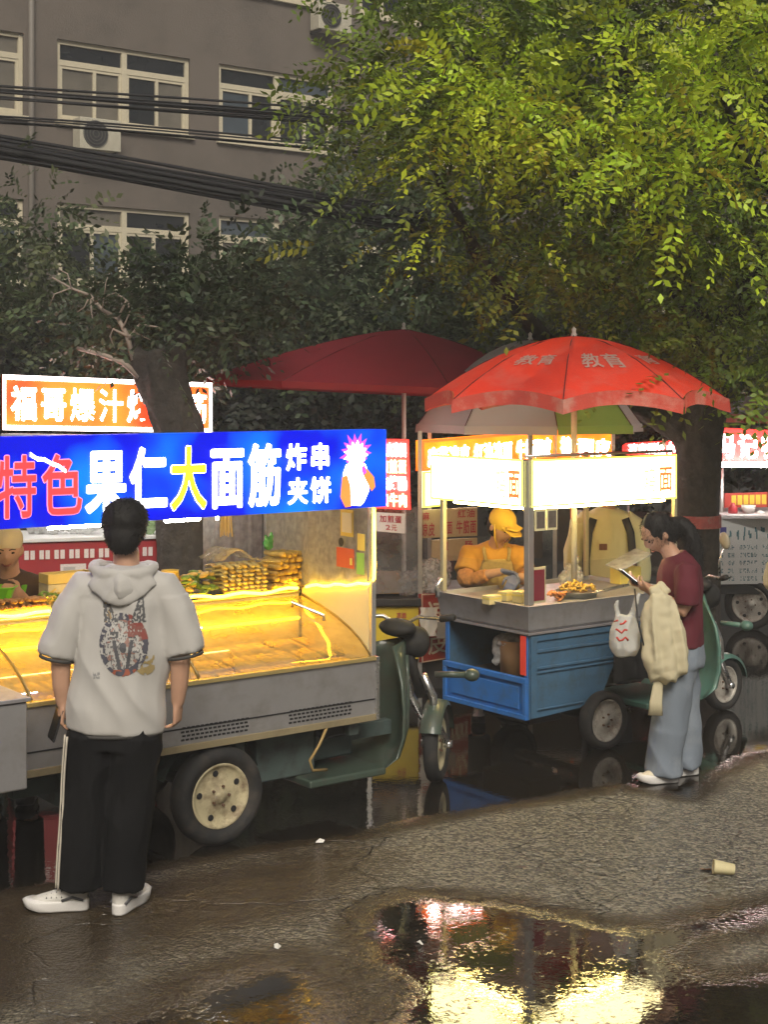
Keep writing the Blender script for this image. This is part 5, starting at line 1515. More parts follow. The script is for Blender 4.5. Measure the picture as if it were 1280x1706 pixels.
o, fm = board('red_panel', (W(702, 990, 10.85), W(786, 986, 11.2), W(786, 1090, 11.2), W(703, 1104, 10.85)), stC, M('red_panel_print', (.33, .035, .025), .45, var=.15), .03)
edge_frame(fm, o, M('pale_edge', (.6, .45, .36), .6), .02, .015, 1, .006)
q = MB(); letters(q, '凉皮', fm, (.10, .08, .96, .46), .03, .004); q.build('lettering', M('cream_letter', (.66, .58, .46), .6), o, world=True, recalc=False)
q = MB(); letters(q, '皮面', fm, (.10, .60, .96, .98 - .06), .03, .004); q.build('lettering', M('cream_letter'), o, world=True, recalc=False)
px_box(705, 1030, 11.5, 985, 995, .7, 'counter_top', m_steel2, stC)
px_box(712, 1030, 11.56, 996, 1100, .6, 'counter', M('dark_counter', (.06, .05, .045), .7), stC)
# hanging banner strips and dark panel behind the noodle counter
px_box(930, 985, 12.1, 848, 935, .03, 'dark_panel', M('brown_black_panel', (.035, .028, .024), .6), stC)
ob = px_box(962, 980, 11.9, 850, 925, .01, 'banner', m_pap, stC)
fm = board_map(W(962, 850, 11.895), W(980, 850, 11.895), W(980, 925, 11.895), W(962, 925, 11.895))
q = MB(); letters(q, '凉凉', fm, (.1, .05, .9, .9), .03, .003, vertical=True); q.build('lettering', m_rink, ob, world=True, recalc=False)
px_box(951, 956, 11.85, 846, 965, .02, 'red_pole', M('orange_red_pole', (.60, .07, .02), .5), stC)
px_box(880, 905, 12.2, 848, 930, .02, 'dark_panel', M('brown_black_panel'), stC)

# --- pale bag or towel hanging in front of the red panel
t = thing('hanging_towel', 'white towel hanging over the red panel behind the handlebar', 'towel', W(716, 1060, 10.6), 0)
m = MB(); n = 10; rgs = []
for i in range(n + 1):
    s = i / n; rgs.append([W(700 + 28 * s + 2 * math.sin(j * 2.0 + s * 7), 1012 + j * 8 + 8 * s * 0, 10.75 + .012 * math.sin(s * 14 + j)) for j in range(7)])
m.loft(rgs, caps=False, closed=False); m.build('towel_sheet', M('white_towel', (.62, .60, .56), .8), t, world=True, smooth=True)
o_ = px_box(728, 760, 10.78, 1036, 1064, .02, 'grey_cloth', M('grey_cloth', (.30, .28, .26), .8), t)

MB().tube([W(720, 800, 11.4), W(915, 782, 12.2)], .012, 8).build('light_tube', m_led_w, stC, world=True, smooth=True)  # tube added to brighten the stall under the orange sign
# --- small red sign in the distance
pD = W(1092, 0, 15.5); pD.z = 0
stD = thing('distant_stall', 'distant stall with a small red sign left of the right tree trunk', 'food stall', pD, 0)
o, fm = board('sign_board', (W(1045, 739, 15.2), W(1142, 733, 15.8), W(1142, 764, 15.8), W(1045, 757, 15.2)), stD, m_red_lit2, .06)
q = MB(); letters(q, '凉皮面馆小吃', fm, (.02, .02, .98, .88), .06, .006); q.build('lettering', m_let_hot, o, world=True, recalc=False)
for x, Y in ((1047, 15.3), (1141, 15.9)):
    b = W(x, 0, Y); b.z = 0; e = b.copy(); e.z = 1.6
    MB().cyl(b, e, .02, 8).build('post', m_alu, stD, world=True, smooth=True)
px_box(1045, 1142, 15.4, 860, 960, .6, 'counter', M('dark_counter'), stD)

# --- cart with the white menu board at the right edge
YE = 13.9
pE = W(1260, 0, YE); pE.z = 0
stE = thing('menu_board_cart', 'cart with a white price list front at the right edge', 'food cart', pE, 0)
o, fm = board('menu_board', (W(1174, 866, 13.6), W(1345, 862, 13.75), W(1345, 972, 13.75), W(1174, 974, 13.6)), stE, M('white_menu', (.72, .74, .72), .5, var=.05), .05)
m_tealink = M('teal_ink', (.10, .24, .27), .6); m_redsq = M('red_square', (.45, .05, .06), .5); m_bluesq = M('blue_square', (.08, .08, .34), .5)
q = MB(); q.quad(fm(.012, .12, .003), fm(.09, .12, .003), fm(.09, .31, .003), fm(.012, .31, .003)); q.build('red_square', m_redsq, o, world=True, recalc=False)
q = MB(); q.quad(fm(.155, .12, .003), fm(.215, .12, .003), fm(.215, .31, .003), fm(.155, .31, .003)); q.build('blue_square', m_bluesq, o, world=True, recalc=False)
q = MB()
for i in range(12):
    s0 = .235 + i * .062
    for j in range(3):
        a_, b_ = rs.uniform(0, .03), rs.uniform(.12, .26)
        q.quad(fm(s0 + a_, b_, .003), fm(s0 + a_ + .014, b_, .003), fm(s0 + a_ + .014, b_ + .07, .003), fm(s0 + a_, b_ + .07, .003))
tag(q.build('printed_heading', m_tealink, o, world=True, recalc=False), kind='stuff')
for r_ in range(5):
    for cset in range(3):
        q = MB()
        for i in range(8):
            s0 = .014 + cset * .33 + i * .036
            if i == 5: continue
            t0 = .40 + r_ * .12
            for gx_ in range(3):
                for gy_ in range(3):
                    if rs.random() < .45: continue
                    a_ = s0 + gx_ * .0085; b_ = t0 + gy_ * .024
                    q.quad(fm(a_, b_, .003), fm(a_ + .0075, b_, .003), fm(a_ + .0075, b_ + .019, .003), fm(a_, b_ + .019, .003))
        tag(q.build('printed_row', m_tealink, o, world=True, recalc=False), kind='stuff')
px_box(1176, 1350, 13.62, 858, 865, .9, 'counter_top', M('white_top'), stE)
px_box(1180, 1350, 13.7, 975, 990, .8, 'chassis', m_dark, stE)
wc = W(1251, 0, 13.75); wc.z = .235; wc = WM[stE].inverted() @ wc
wheel(stE, wc, (.35, 1, 0), .235, .11, m_rim2, 5, .70)
for x, Y in ((1203, 13.9), (1345, 14.0)):
    b = W(x, 0, Y); b.z = .5; e = b.copy(); e.z = 1.62
    MB().cyl(b, e, .022, 8).build('post', m_alu, stE, world=True, smooth=True)
o, fm = board('sign_board', (W(1190, 712, 13.5), W(1350, 720, 13.5), W(1350, 768, 13.5), W(1190, 768, 13.5)), stE, m_red_lit2, .07)
for i, ch in enumerate('冯记农家'):
    q = MB(); letters(q, ch, fm, (.01 + i * .235, .10, .235 + i * .235, .95), .055, .006); q.build('lettering', m_let_hot, o, world=True, recalc=False)
MB().tube([W(1200, 776, 13.62), W(1340, 776, 13.62)], .014, 8).build('light_tube', m_led_w, stE, world=True, smooth=True)  # tube added under the sign to brighten the cart
MB().tube([W(1190, 772, 13.35), W(1340, 772, 13.35)], .010, 8).build('added_front_tube', m_led_w, stE, world=True, smooth=True)  # second added tube, further forward, to brighten the menu board
o, fm = board('price_strip', (W(1208, 822, 13.95), W(1280, 820, 14.0), W(1280, 845, 14.0), W(1208, 846, 13.95)), stE, M('red_strip', (.35, .04, .03), .5), .03)
for i in range(6):
    q = MB(); s0 = .16 + i * .14; q.quad(fm(s0, .15, .003), fm(s0 + .11, .15, .003), fm(s0 + .11, .8, .003), fm(s0, .8, .003)); q.build('price_tab', M('yellow_tab', (.62, .48, .05), .5), o, world=True, recalc=False)
for i, (x, y0, w_, mat, lab) in enumerate(((1222, 838, 16, M('dark_red_bottle', (.38, .03, .04), .3), 'dark red bottle on the white menu cart'), (1248, 842, 22, M('white_bowl', (.62, .62, .58), .35), 'white bowl stack on the white menu cart'), (1268, 850, 14, M('pale_bag', (.55, .56, .54), .4), 'pale bag on the white menu cart'))):
    p = W(x, 858, 13.8); s_ = w_ / F * 13.8
    t = thing(('sauce_bottle', 'bowl_stack', 'pale_bag')[i], lab, ('bottle', 'bowls', 'bag')[i], p, 0)
    hh = (858 - y0) / F * 13.8
    pr = (((0, .001), (0, s_ * .5), (hh * .55, s_ * .5), (hh * .8, s_ * .25), (hh, s_ * .2), (hh, .001)), ((0, .001), (0, s_ * .35), (hh * .5, s_ * .5), (hh, s_ * .55), (hh, .001)), ((0, .001), (0, s_ * .6), (hh * .6, s_ * .5), (hh, .001)))[i]
    MB().lathe(list(pr), (0, 0, .002), (0, 0, 1), 16).build('vessel', mat, t, smooth=True)
t = thing('cream_sack', 'cream sack hanging at the right border', 'sack', W(1284, 986, 11.5), 0)
m = MB(); m.ell((0, 0, .10), (.05, .05, .10)); m.ell((.0, 0, .2), (.03, .03, .04)); blob('sack_body', m, M('cream_cloth', (.62, .56, .36), .8), t, .012, 3, folds=fold_fn(.012, 20, 20, 6))
MB().tube([(0, 0, .22), (.05, 0, .40), (.06, 0, .9)], .006, 5).build('strap', m_black, t)
# ================================================================== litter on the wet road
p = G(1206, 1458)
t = thing('paper_cup', 'crushed cream paper cup lying on the wet road', 'cup', p, math.radians(160))
mb = MB(); mb.lathe([(-.05, .026), (-.048, .028), (.04, .038), (.045, .040), (.045, .036), (-.04, .024)], (0, 0, .036), (1, .25, .12), 20)
for v in mb.v:
    v.z = .002 + (v.z - .0) * .86 + .004 * mnoise.noise(v * 40); v.y += .008 * mnoise.noise(v * 25 + Vector((3, 1, 2)))
mb.build('cup_wall', M('cream_paper', (.66, .58, .34), .6, var=.1), t, smooth=True)
MB().add([(.045, -.04, .004), (.10, -.055, .003), (.115, -.01, .012), (.06, .02, .03)], [(0, 1, 2, 3)]).build('torn_flap', M('orange_flap', (.5, .22, .08), .6), t)
for i, (x, y, s_) in enumerate(((533, 1404, 1.2), (462, 1580, .9), (700, 1575, .7), (240, 1335, 1.0), (158, 1460, 1.0))):
    t = thing('paper_scrap', ('white paper scrap on the puddle edge right of the cart wheel', 'tiny white paper scrap on the brown asphalt', 'tiny scrap in the front puddle by the left reflection', 'white scrap on the puddle between the trouser legs', 'white scrap on the wet road between the white shoes')[i], 'litter', G(x, y), i * 1.3, 'white scraps on the road')
    m = MB(); m.add([(-.018 * s_, -.01 * s_, .004), (.014 * s_, -.014 * s_, .006), (.02 * s_, .006 * s_, .012), (.0, .016 * s_, .016), (-.015 * s_, .008 * s_, .006), (0, 0, .022)], [(0, 1, 5), (1, 2, 5), (2, 3, 5), (3, 4, 5), (4, 0, 5)])
    m.build('scrap', M('white_scrap', (.75, .73, .68), .6), t)
# ================================================================== people
m_skin = M('skin', (.50, .29, .195), .5, var=.08, scale=12)
m_hair = M('black_hair', (.009, .008, .008), .75, var=.4, scale=60)
m_lip = M('lip', (.30, .10, .08), .5)
m_eye = M('eye_dark', (.015, .012, .012), .25)
def head(mb, c, R, k=1.0, ears=True):
    c = Vector(c); nu, nv = 28, 20; vs = []; fs = []
    def ex(q, w): return math.exp(-(q / w) ** 2)
    for i in range(nv + 1):
        th = math.pi * i / nv
        for j in range(nu):
            ph = 2 * math.pi * j / nu
            x, y, z = math.sin(th) * math.cos(ph), math.sin(th) * math.sin(ph), math.cos(th)
            p = Vector((x * .076, y * .096, z * .118))
            if z < 0:
                p.x *= 1 - .36 * (-z) ** 1.6
                p.y *= (1 - .06 * -z) if y < 0 else (1 - .45 * -z)
            if y < 0:
                p.y -= .024 * ex(x, .20) * ex(z + .14, .22) * (1 if z > -.3 else .6)
                p.y += .011 * ex(abs(x) - .42, .20) * ex(z - .06, .12)
                p.y -= .006 * ex(x, .32) * ex(z + .50, .09)
                p.y -= .004 * ex(x, .7) * ex(z - .24, .10)
                p.y -= .008 * ex(x, .3) * ex(z + .86, .16)
            vs.append(c + R @ (p * k))
    for i in range(nv):
        for j in range(nu):
            q = (j + 1) % nu
            fs.append((i * nu + j, (i + 1) * nu + j, (i + 1) * nu + q, i * nu + q))
    mb.add(vs, fs)
    if ears:
        for s in (-1, 1): mb.ell(c + R @ (Vector((s * .078, .012, -.008)) * k), (.012 * k, .020 * k, .032 * k), 10, 8, R)
def face(parent, c, R, k=1.0, smile=0.0):
    c = Vector(c); at_ = lambda x, y, z: c + R @ (Vector((x, y, z)) * k)
    for s in (-1, 1):
        MB().ell(at_(s * .031, -.0805, .008), (.013 * k, .006 * k, .0055 * k), 10, 6, R).build('eye', m_eye, parent, smooth=True)
        MB().tube([at_(s * .014, -.0925, .026), at_(s * .031, -.0925, .032), at_(s * .048, -.083, .027)], .0030 * k, 5).build('eyebrow', m_hair, parent, smooth=True)
    MB().tube([at_(-.024, -.0850, -.060 + smile), at_(-.010, -.0945, -.0615), at_(.010, -.0945, -.0615), at_(.024, -.0850, -.060 + smile)], .0038 * k, 6).build('mouth', m_lip, parent, smooth=True)
def hand(mb, wrist, d, n, s, curl=.5, k=1.0, thumb=True):
    """d = along the hand, n = palm side, s = towards the thumb"""
    wrist = Vector(wrist); d = Vector(d).normalized(); n = Vector(n); n = (n - d * n.dot(d)).normalized(); s = Vector(s); s = (s - d * s.dot(d) - n * s.dot(n)).normalized()
    mb.tube([wrist - d * .02, wrist + d * .03 * k, wrist + d * .085 * k], [(.028 * k, .021 * k), (.040 * k, .017 * k), (.043 * k, .014 * k)], 10, ref=n)
    for o, L_, r_ in ((.031, .070, .0088), (.0105, .080, .0092), (-.0105, .074, .0088), (-.031, .058, .0078)):
        p = wrist + d * .078 * k + s * o * k; P = [p - d * .02 * k, p]; a = curl * .35
        for f in (.45, .32, .26):
            a += curl * .55
            p = p + (d * math.cos(a) + n * math.sin(a)) * (L_ * f * k); P.append(p)
        mb.tube(P, [r_ * k, r_ * k, r_ * .96 * k, r_ * .9 * k, r_ * .75 * k], 8)
    if thumb:
        b = wrist + d * .025 * k + s * .030 * k
        mb.tube([b, b + (s * .7 + d * .6 + n * .2).normalized() * .035 * k, b + (s * .7 + d * .6 + n * .2).normalized() * .035 * k + (d * .9 + n * .5 + s * .1).normalized() * .032 * k, b + (s * .7 + d * .6 + n * .2).normalized() * .035 * k + (d * .8 + n * .9).normalized() * .058 * k], [.013 * k, .011 * k, .010 * k, .008 * k], 8)
def shoe(parent, heel, ang, L_, m_up, m_sole, m_acc, hgt=.085):
    """heel = back end on the ground (local), ang = direction it points"""
    heel = Vector(heel); d = Vector((math.cos(ang), math.sin(ang), 0)); s = Vector((-d.y, d.x, 0)); up = Vector((0, 0, 1))
    P = lambda l, w, z: heel + d * l * L_ + s * w + up * z
    outl = [(0, .0), (.03, .022), (.12, .033), (.35, .034), (.60, .043), (.78, .046), (.92, .034), (1.0, .006)]
    def ring(z, sc, zl=lambda l: 0): return [P(l * sc + (1 - sc) * .5 * 0, w * sc, z + zl(l)) for l, w in outl] + [P(l * sc, -w * sc, z + zl(l)) for l, w in outl[::-1]]
    toe = lambda l: .012 * max(0, l - .75) / .25
    so = MB(); so.loft([ring(.003, .97, toe), ring(.010, 1.03, toe), ring(.040, 1.06, toe), ring(.048, 1.0, toe)]); so.build('sole', m_sole, parent, smooth=True)
    mb = MB()
    mb.tube([P(.10, 0, .055), P(.30, 0, .058), P(.55, 0, .052), P(.78, 0, .045), P(.93, 0, .042)], [(.034, .038), (.036, .042), (.040, .034), (.040, .024), (.026, .014)], 14, ref=up)
    mb.tube([P(.16, 0, .04), P(.17, 0, hgt), P(.18, 0, hgt + .025)], [.036, .038, .036], 12)
    u_ = blob('upper', mb, m_up, parent, .007, 3)
    for l in (.42, .50, .58, .66):
        MB().tube([P(l, -.036, .062), P(l + .01, -.018, .088 - (l - .42) * .07), P(l + .01, .018, .088 - (l - .42) * .07), P(l, .036, .062)], .0035, 5).build('lace', m_acc, u_, smooth=True)
    for w in (-1, 1):
        MB().tube([P(.08, w * .034, .05), P(.25, w * .0395, .066), P(.42, w * .040, .052)], .006, 6).build('side_stripe', m_acc, u_, smooth=True)
def hair_tufts(name, src, parent, n, L_, mat, down=.3, seed=1, cond=lambda p: True, w=.0022):
    """short locks standing off a hair cap so that its edge is not smooth"""
    r = random.Random(seed); me = src.data; vs = list(me.vertices); m = MB()
    for _ in range(n):
        v = r.choice(vs)
        if not cond(v.co): continue
        nn = v.normal.copy(); d = (nn + Vector((r.uniform(-.7, .7), r.uniform(-.7, .7), r.uniform(-.7, .5) - down))).normalized()
        s = d.cross(Vector((r.uniform(-1, 1), r.uniform(-1, 1), r.uniform(-1, 1)))).normalized() * w
        p = v.co - nn * .004; l = L_ * r.uniform(.5, 1.2)
        m.add([p - s, p + s, p + d * l * .6 + s * .7, p + d * l, p + d * l * .6 - s * .7], [(0, 1, 2, 3, 4)])
    o = m.build(name, mat, parent, recalc=False); tag(o, kind='stuff'); return o
def smooth_pts(pts, n=8):
    """Catmull-Rom through the points"""
    P = [Vector(p) for p in pts]; P = [P[0] * 2 - P[1]] + P + [P[-1] * 2 - P[-2]]; out = []
    for i in range(1, len(P) - 2):
        for j in range(n):
            t = j / n; a, b, c, d = P[i - 1], P[i], P[i + 1], P[i + 2]
            out.append(.5 * ((2 * b) + (c - a) * t + (2 * a - 5 * b + 4 * c - d) * t * t + (3 * b - a - 3 * c + d) * t ** 3))
    return out + [P[-2]]

# ------------------------------------------------------------------ man from behind in the light hoodie
m_shirt = M('light_grey_jersey', (.48, .465, .445), .85, var=.05, scale=5, bump=.12, bscale=260, sheen=.2)
m_hem = M('dark_grey_rib', (.06, .058, .055), .8)
m_pants = M('black_track_fabric', (.006, .006, .007), .85, var=.2, scale=8, bump=.08, bscale=200, spec=.2)
m_stripe = M('pale_stripe', (.60, .55, .46), .7)
m_wshoe = M('white_mesh_shoe', (.62, .60, .56), .6, bump=.2, bscale=180); m_wsole = M('white_sole', (.70, .68, .66), .5); m_gacc = M('dark_shoe_trim', (.08, .08, .085), .5)
mp = G(185, 1519); mp.z = 0
man = thing('person', 'man seen from behind in light hoodie and black striped track trousers', 'person', mp, 0)
Rm = Matrix.Rotation(math.radians(180 + 8), 3, 'Z')       # faces away
b = MB()
hc = (.056, .015, 1.625)
head(b, hc, Rm, .98)
b.tube([(.058, .03, 1.54), (.060, .025, 1.46), (.06, .02, 1.40)], [(.056, .056), (.058, .058), (.07, .07)], 12)
b.tube([(.06, .02, 1.42), (.06, .02, 1.2), (.03, .02, .95), (.015, .02, .80)], [(.15, .08), (.15, .09), (.13, .09), (.14, .10)], 14)
b.tube([(.06, .02, 1.38), (-.11, .02, 1.385), (-.20, .0, 1.14), (-.212, -.015, 1.06), (-.212, -.01, .96), (-.208, .0, .885)], [.07, .06, .048, .044, .038, .028], 10)
b.tube([(.06, .02, 1.38), (.235, .02, 1.385), (.295, .0, 1.14), (.296, -.012, 1.06), (.290, -.005, .96), (.283, .0, .885)], [.07, .06, .048, .044, .038, .028], 10)
hand(b, (-.208, .0, .885), (-.14, .03, -1), (.55, .25, 0), (.2, 1, 0), .75, .95)
hand(b, (.283, .0, .885), (-.02, .06, -1), (-.7, .2, 0), (-.2, 1, 0), .85, .95)
for s, x in ((-1, -.08), (1, .10)): b.tube([(x, .02, .82), (x + s * -.0 - .03, .02, .45), (x - .045, .02, .10)], [.075, .055, .04], 10)
blob('body', b, m_skin, man, .0075, 4)
# phone in the left hand

ph = thing('phone', 'black phone held low in the left hand of the man', 'phone', mp + Vector((-.236, .0, .800)), 0)
pm = MB(); pm.box(-.0045, .0045, -.036, .036, -.072, .072)
po = pm.build('phone_body', m_dark, ph, bevel=.004); MB().box(-.0062, -.0048, -.032, .032, -.066, .066).build('screen', M('screen_black', (.004, .004, .005), .08), ph)
ph.rotation_euler = (math.radians(10), math.radians(14), math.radians(35))
# hooded short-sleeved top
b = MB()
b.tube([(.058, .015, 1.475), (.058, .012, 1.44), (.058, .012, 1.395), (.058, .01, 1.32), (.054, .01, 1.2), (.045, .01, 1.08), (.030, .01, .95), (.020, .01, .84), (.016, .01, .772)],
       [(.080, .072), (.155, .092), (.205, .110), (.212, .124), (.200, .128), (.198, .130), (.204, .132), (.209, .134), (.208, .133)], 26)
b.tube([(.02, .01, 1.375), (-.110, .008, 1.368), (-.168, .0, 1.27), (-.204, -.005, 1.17), (-.224, -.008, 1.095)], [.080, .084, .082, .082, .082], 16)
b.tube([(.10, .01, 1.375), (.220, .008, 1.368), (.270, .0, 1.27), (.298, -.005, 1.17), (.316, -.008, 1.105)], [.080, .084, .082, .082, .080], 16)
b.tube([(-.03, -.03, 1.40), (.058, -.055, 1.385), (.146, -.03, 1.40)], [(.06, .07), (.10, .09), (.06, .07)], 14, ref=(0, 0, 1))
ff = lambda co: (.013 * (1 - abs(mnoise.noise(Vector((co.x * 7 + co.z * 4.0, co.y * 7, co.z * 2.6)))) * 2.6) + .0045 * mnoise.noise(Vector((co.x * 20, co.y * 20, co.z * 6)))) * (1.0 if co.z < 1.35 else .6) * max(.25, min(1.0, (co.z - .76) / .12))
shirt = blob('hooded_top', b, m_shirt, man, .0095, 5, folds=ff)
# the hood lying on the back, as a folded thick cowl
b = MB()
cow = smooth_pts([(.058, .085, 1.435), (-.02, .06, 1.465), (-.068, .0, 1.475), (-.055, -.062, 1.462), (.0, -.092, 1.452), (.058, -.100, 1.448), (.116, -.092, 1.452), (.170, -.062, 1.460), (.182, .0, 1.470), (.135, .06, 1.462), (.06, .085, 1.437)], 5)
b.tube(cow, .023, 10, ref=(0, 0, 1))
b.tube(smooth_pts([(-.035, -.055, 1.455), (.0, -.095, 1.415), (.058, -.115, 1.395), (.116, -.095, 1.415), (.152, -.055, 1.455)], 5), (.048, .020), 12, ref=(0, 1, 0))
b.tube(smooth_pts([(-.06, -.07, 1.435), (-.01, -.102, 1.39), (.058, -.120, 1.36), (.126, -.102, 1.39), (.176, -.07, 1.435)], 5), (.045, .014), 12, ref=(0, 1, 0))
blob('hood', b, m_shirt, man, .009, 4, folds=lambda co: .005 * (1 - abs(mnoise.noise(Vector((co.x * 5, co.y * 6, co.z * 16 + abs(co.x - .058) * 14)))) * 2.2))
def hem_ring(c, rx, ry, axis, name='hem', w=.014, mat=m_hem):
    c = Vector(c); a = Vector(axis).normalized(); sx, dy = frame_axes(a, (0, 1, 0))
    pts = [[c + a * h + sx * (rx * q * math.cos(t)) + dy * (ry * q * math.sin(t)) for t in np.linspace(0, 2 * math.pi, 29)[:-1]] for h, q in ((-w / 2, .97), (-w / 2, 1.0), (w / 2, 1.0), (w / 2, .97))]
    m = MB(); m.loft(pts, caps=False); return m.build(name, mat, man, smooth=True)
hem_ring((-.2265, -.008, 1.084), .0790, .0790, (-.20, 0, -1)); hem_ring((.3175, -.008, 1.094), .0775, .0775, (.18, 0, -1))
hem_ring((.016, .01, .766), .202, .128, (0, 0, 1))
# print on the back: an inked oval animal mask with two tall ears
dg = BVHTree.FromObject(shirt, bpy.context.evaluated_depsgraph_get())
nx_, nz_ = 96, 150; X0, X1, Z0, Z1 = -.055, .195, .985, 1.385
gv = []; ok = {}; faces = []; colr = []
def inkcol(x, z):
    """design in its own units: u across -1..1, v up; returns colour or None"""
    u = (x - .072) / .098; v = (z - 1.158) / .128
    n1 = mnoise.noise(Vector((x * 60, z * 60, 1.3))); n2 = mnoise.noise(Vector((x * 140, z * 90, 4.1))); n3 = mnoise.noise(Vector((x * 34, z * 34, 7.7)))
    r = math.hypot(u, v)
    # ears
    for sx_, lean in ((-.62, -.35), (.66, .12)):
        ev = (v - .95) / .95; eu = (u - sx_ - lean * ev) / (.24 * max(.05, 1 - ev))
        if -.25 < ev < .85 and abs(eu) < 1:
            if n2 + .35 * (abs(eu) > .55) > .02: return (.10, .10, .105)
            if sx_ < 0 and n1 > .1: return (.36, .26, .14)
            return None
    if r < 1.03:
        if r > .80 and n1 > -.12: return (.085, .085, .11) if not (u > .25 and v > .15) else (.27, .07, .06)
        if u > .2 and v > .25 and n3 > -.25 and n2 > -.2: return (.26, .10, .085)
        if v < -.80: return (.34, .10, .06)
        if abs(u + .02) < .62 and v < .15 and abs(abs(u) - (.34 + .25 * v)) < .075: return (.09, .09, .10)
        if math.hypot(u - .0, (v + .10) * .9) < .15: return (.10, .10, .11)
        if abs(v - .32) < .10 and abs(abs(u - .0) - .38) < .17 and n2 > -.25: return (.09, .09, .095)
        if n2 > .22: return (.16, .155, .16)
        if n1 > .30: return (.34, .20, .17)
        return None
    if u > .35 and v < -.40 and math.hypot(u - .9, v + .62) < .42 and n1 > -.05: return (.38, .29, .13)
    if -1.75 < u < -1.0 and -1.12 < v < -.92 and n2 > -.1: return (.25, .25, .25)
    return None
mbp = MB(); vid = {}
for i in range(nx_ + 1):
    for j in range(nz_ + 1):
        x = X0 + (X1 - X0) * i / nx_; z = Z0 + (Z1 - Z0) * j / nz_
        h_ = dg.ray_cast(Vector((x, -1, z)), Vector((0, 1, 0)))
        vid[i, j] = (h_[0] + h_[1] * .0022) if h_[0] is not None else None
vv = []; ff_ = []; cc = []
for i in range(nx_):
    for j in range(nz_):
        q = [vid[i, j], vid[i + 1, j], vid[i + 1, j + 1], vid[i, j + 1]]
        if any(p is None for p in q): continue
        c_ = inkcol(X0 + (X1 - X0) * (i + .5) / nx_, Z0 + (Z1 - Z0) * (j + .5) / nz_)
        if c_ is None: continue
        o = len(vv); vv += [tuple(p) for p in q]; ff_.append((o, o + 1, o + 2, o + 3)); cc += [c_ + (1,)] * 4
me = bpy.data.meshes.new('back_print'); me.from_pydata(vv, [], ff_)
ca = me.color_attributes.new('paint', 'FLOAT_COLOR', 'POINT'); ca.data.foreach_set('color', np.array(cc, np.float32).ravel())
po = link('back_print', me, attr_mat('shirt_ink'), man); tag(po, 'dark inked animal mask print', kind='stuff')
# hair
b = MB()
b.ell((.056, .020, 1.668), (.098, .112, .092), 20, 12); b.ell((.056, .012, 1.628), (.090, .100, .085), 20, 12); b.ell((.056, -.030, 1.598), (.078, .062, .075), 18, 10)
hair = blob('hair', b, m_hair, man, .009, 3, folds=lambda co: .005 * mnoise.noise(co * 28) + .003 * mnoise.noise(co * 70))
hair_tufts('hair_locks', hair, man, 3800, .014, m_hair, .1, 3, w=.0014)
# trousers
b = MB()
b.tube([(.018, .012, .86), (.016, .012, .78), (.014, .012, .70)], [(.185, .125), (.198, .132), (.200, .132)], 22)
b.tube([(-.072, .012, .76), (-.092, .012, .60), (-.112, .008, .42), (-.130, .01, .25), (-.140, .012, .105)], [(.112, .125), (.108, .112), (.098, .105), (.092, .10), (.088, .098)], 18)
b.tube([(.108, .012, .76), (.092, .012, .60), (.074, .008, .42), (.058, .01, .25), (.046, .012, .105)], [(.108, .125), (.104, .112), (.096, .105), (.090, .10), (.086, .098)], 18)
blob('trousers', b, m_pants, man, .010, 4, folds=fold_fn(.013, 6, 6, 4.5, 5, .004))
for off in (-.006, .010):
    st = smooth_pts([(-.184 + off, -.045 - off * 2, .76), (-.198 + off, -.035 - off * 2, .60), (-.207 + off, -.03 - off * 2, .42), (-.219 + off, -.03 - off * 2, .25), (-.226 + off, -.03 - off * 2, .108)], 5)
    m = MB(); m.tube(st, (.0045, .008), 6, ref=(0, 1, 0)); m.build('side_stripe', m_stripe, man, smooth=True)
shoe(man, (-.100, .03, 0), math.radians(184), .265, m_wshoe, m_wsole, m_gacc)
shoe(man, (.030, -.06, 0), math.radians(72), .265, m_wshoe, m_wsole, m_gacc)

# ------------------------------------------------------------------ woman reading her phone
m_tee = M('maroon_tee', (.105, .012, .022), .85, var=.12, scale=6, bump=.1, bscale=220)
m_jean = M('faded_denim', (.19, .225, .275), .85, var=.16, scale=4, bump=.15, bscale=300, dirt=(.33, .36, .40), dirt_scale=3, dirt_amt=.6)
wp = G(1120, 1296); wp.z = 0
wom = thing('person', 'woman in maroon tee and wide jeans looking down at her phone', 'person', wp, 0)
Rw = Matrix.Rotation(math.radians(-78), 3, 'Z') @ Matrix.Rotation(math.radians(38), 3, 'X')
b = MB(); hcw = Vector((-.078, .01, 1.395))
head(b, hcw, Rw, .94)
face(wom, hcw, Rw, .94)
b.tube([(-.05, .01, 1.36), (-.012, .01, 1.30), (.025, .01, 1.23)], [(.050, .050), (.050, .052), (.06, .07)], 12)
b.tube([(.04, .01, 1.24), (.05, .01, 1.05), (.045, .01, .80)], [(.08, .14), (.085, .13), (.09, .14)], 14)
b.tube([(.045, -.04, 1.225), (.05, -.165, 1.205), (.045, -.195, 1.03), (.035, -.20, .985), (-.04, -.165, 1.03), (-.135, -.105, 1.085)], [.06, .05, .042, .040, .034, .026], 10)
b.tube([(.045, .06, 1.225), (.045, .175, 1.205), (.03, .205, 1.03), (.01, .20, .99), (-.08, .12, 1.05), (-.165, .045, 1.10)], [.06, .05, .042, .040, .034, .026], 10)
hand(b, (-.135, -.105, 1.085), (-1, .45, .35), (.1, .5, .8), (-.2, .2, 1), .9, .88)
hand(b, (-.165, .045, 1.10), (-1, -.25, .3), (.1, -.4, .8), (-.2, 0, 1), .9, .88)
for y in (-.07, .09): b.tube([(.03, y, .80), (.02, y, .45), (.0, y, .08)], [.08, .055, .04], 10)
blob('body', b, m_skin, wom, .0075, 4)
b = MB()
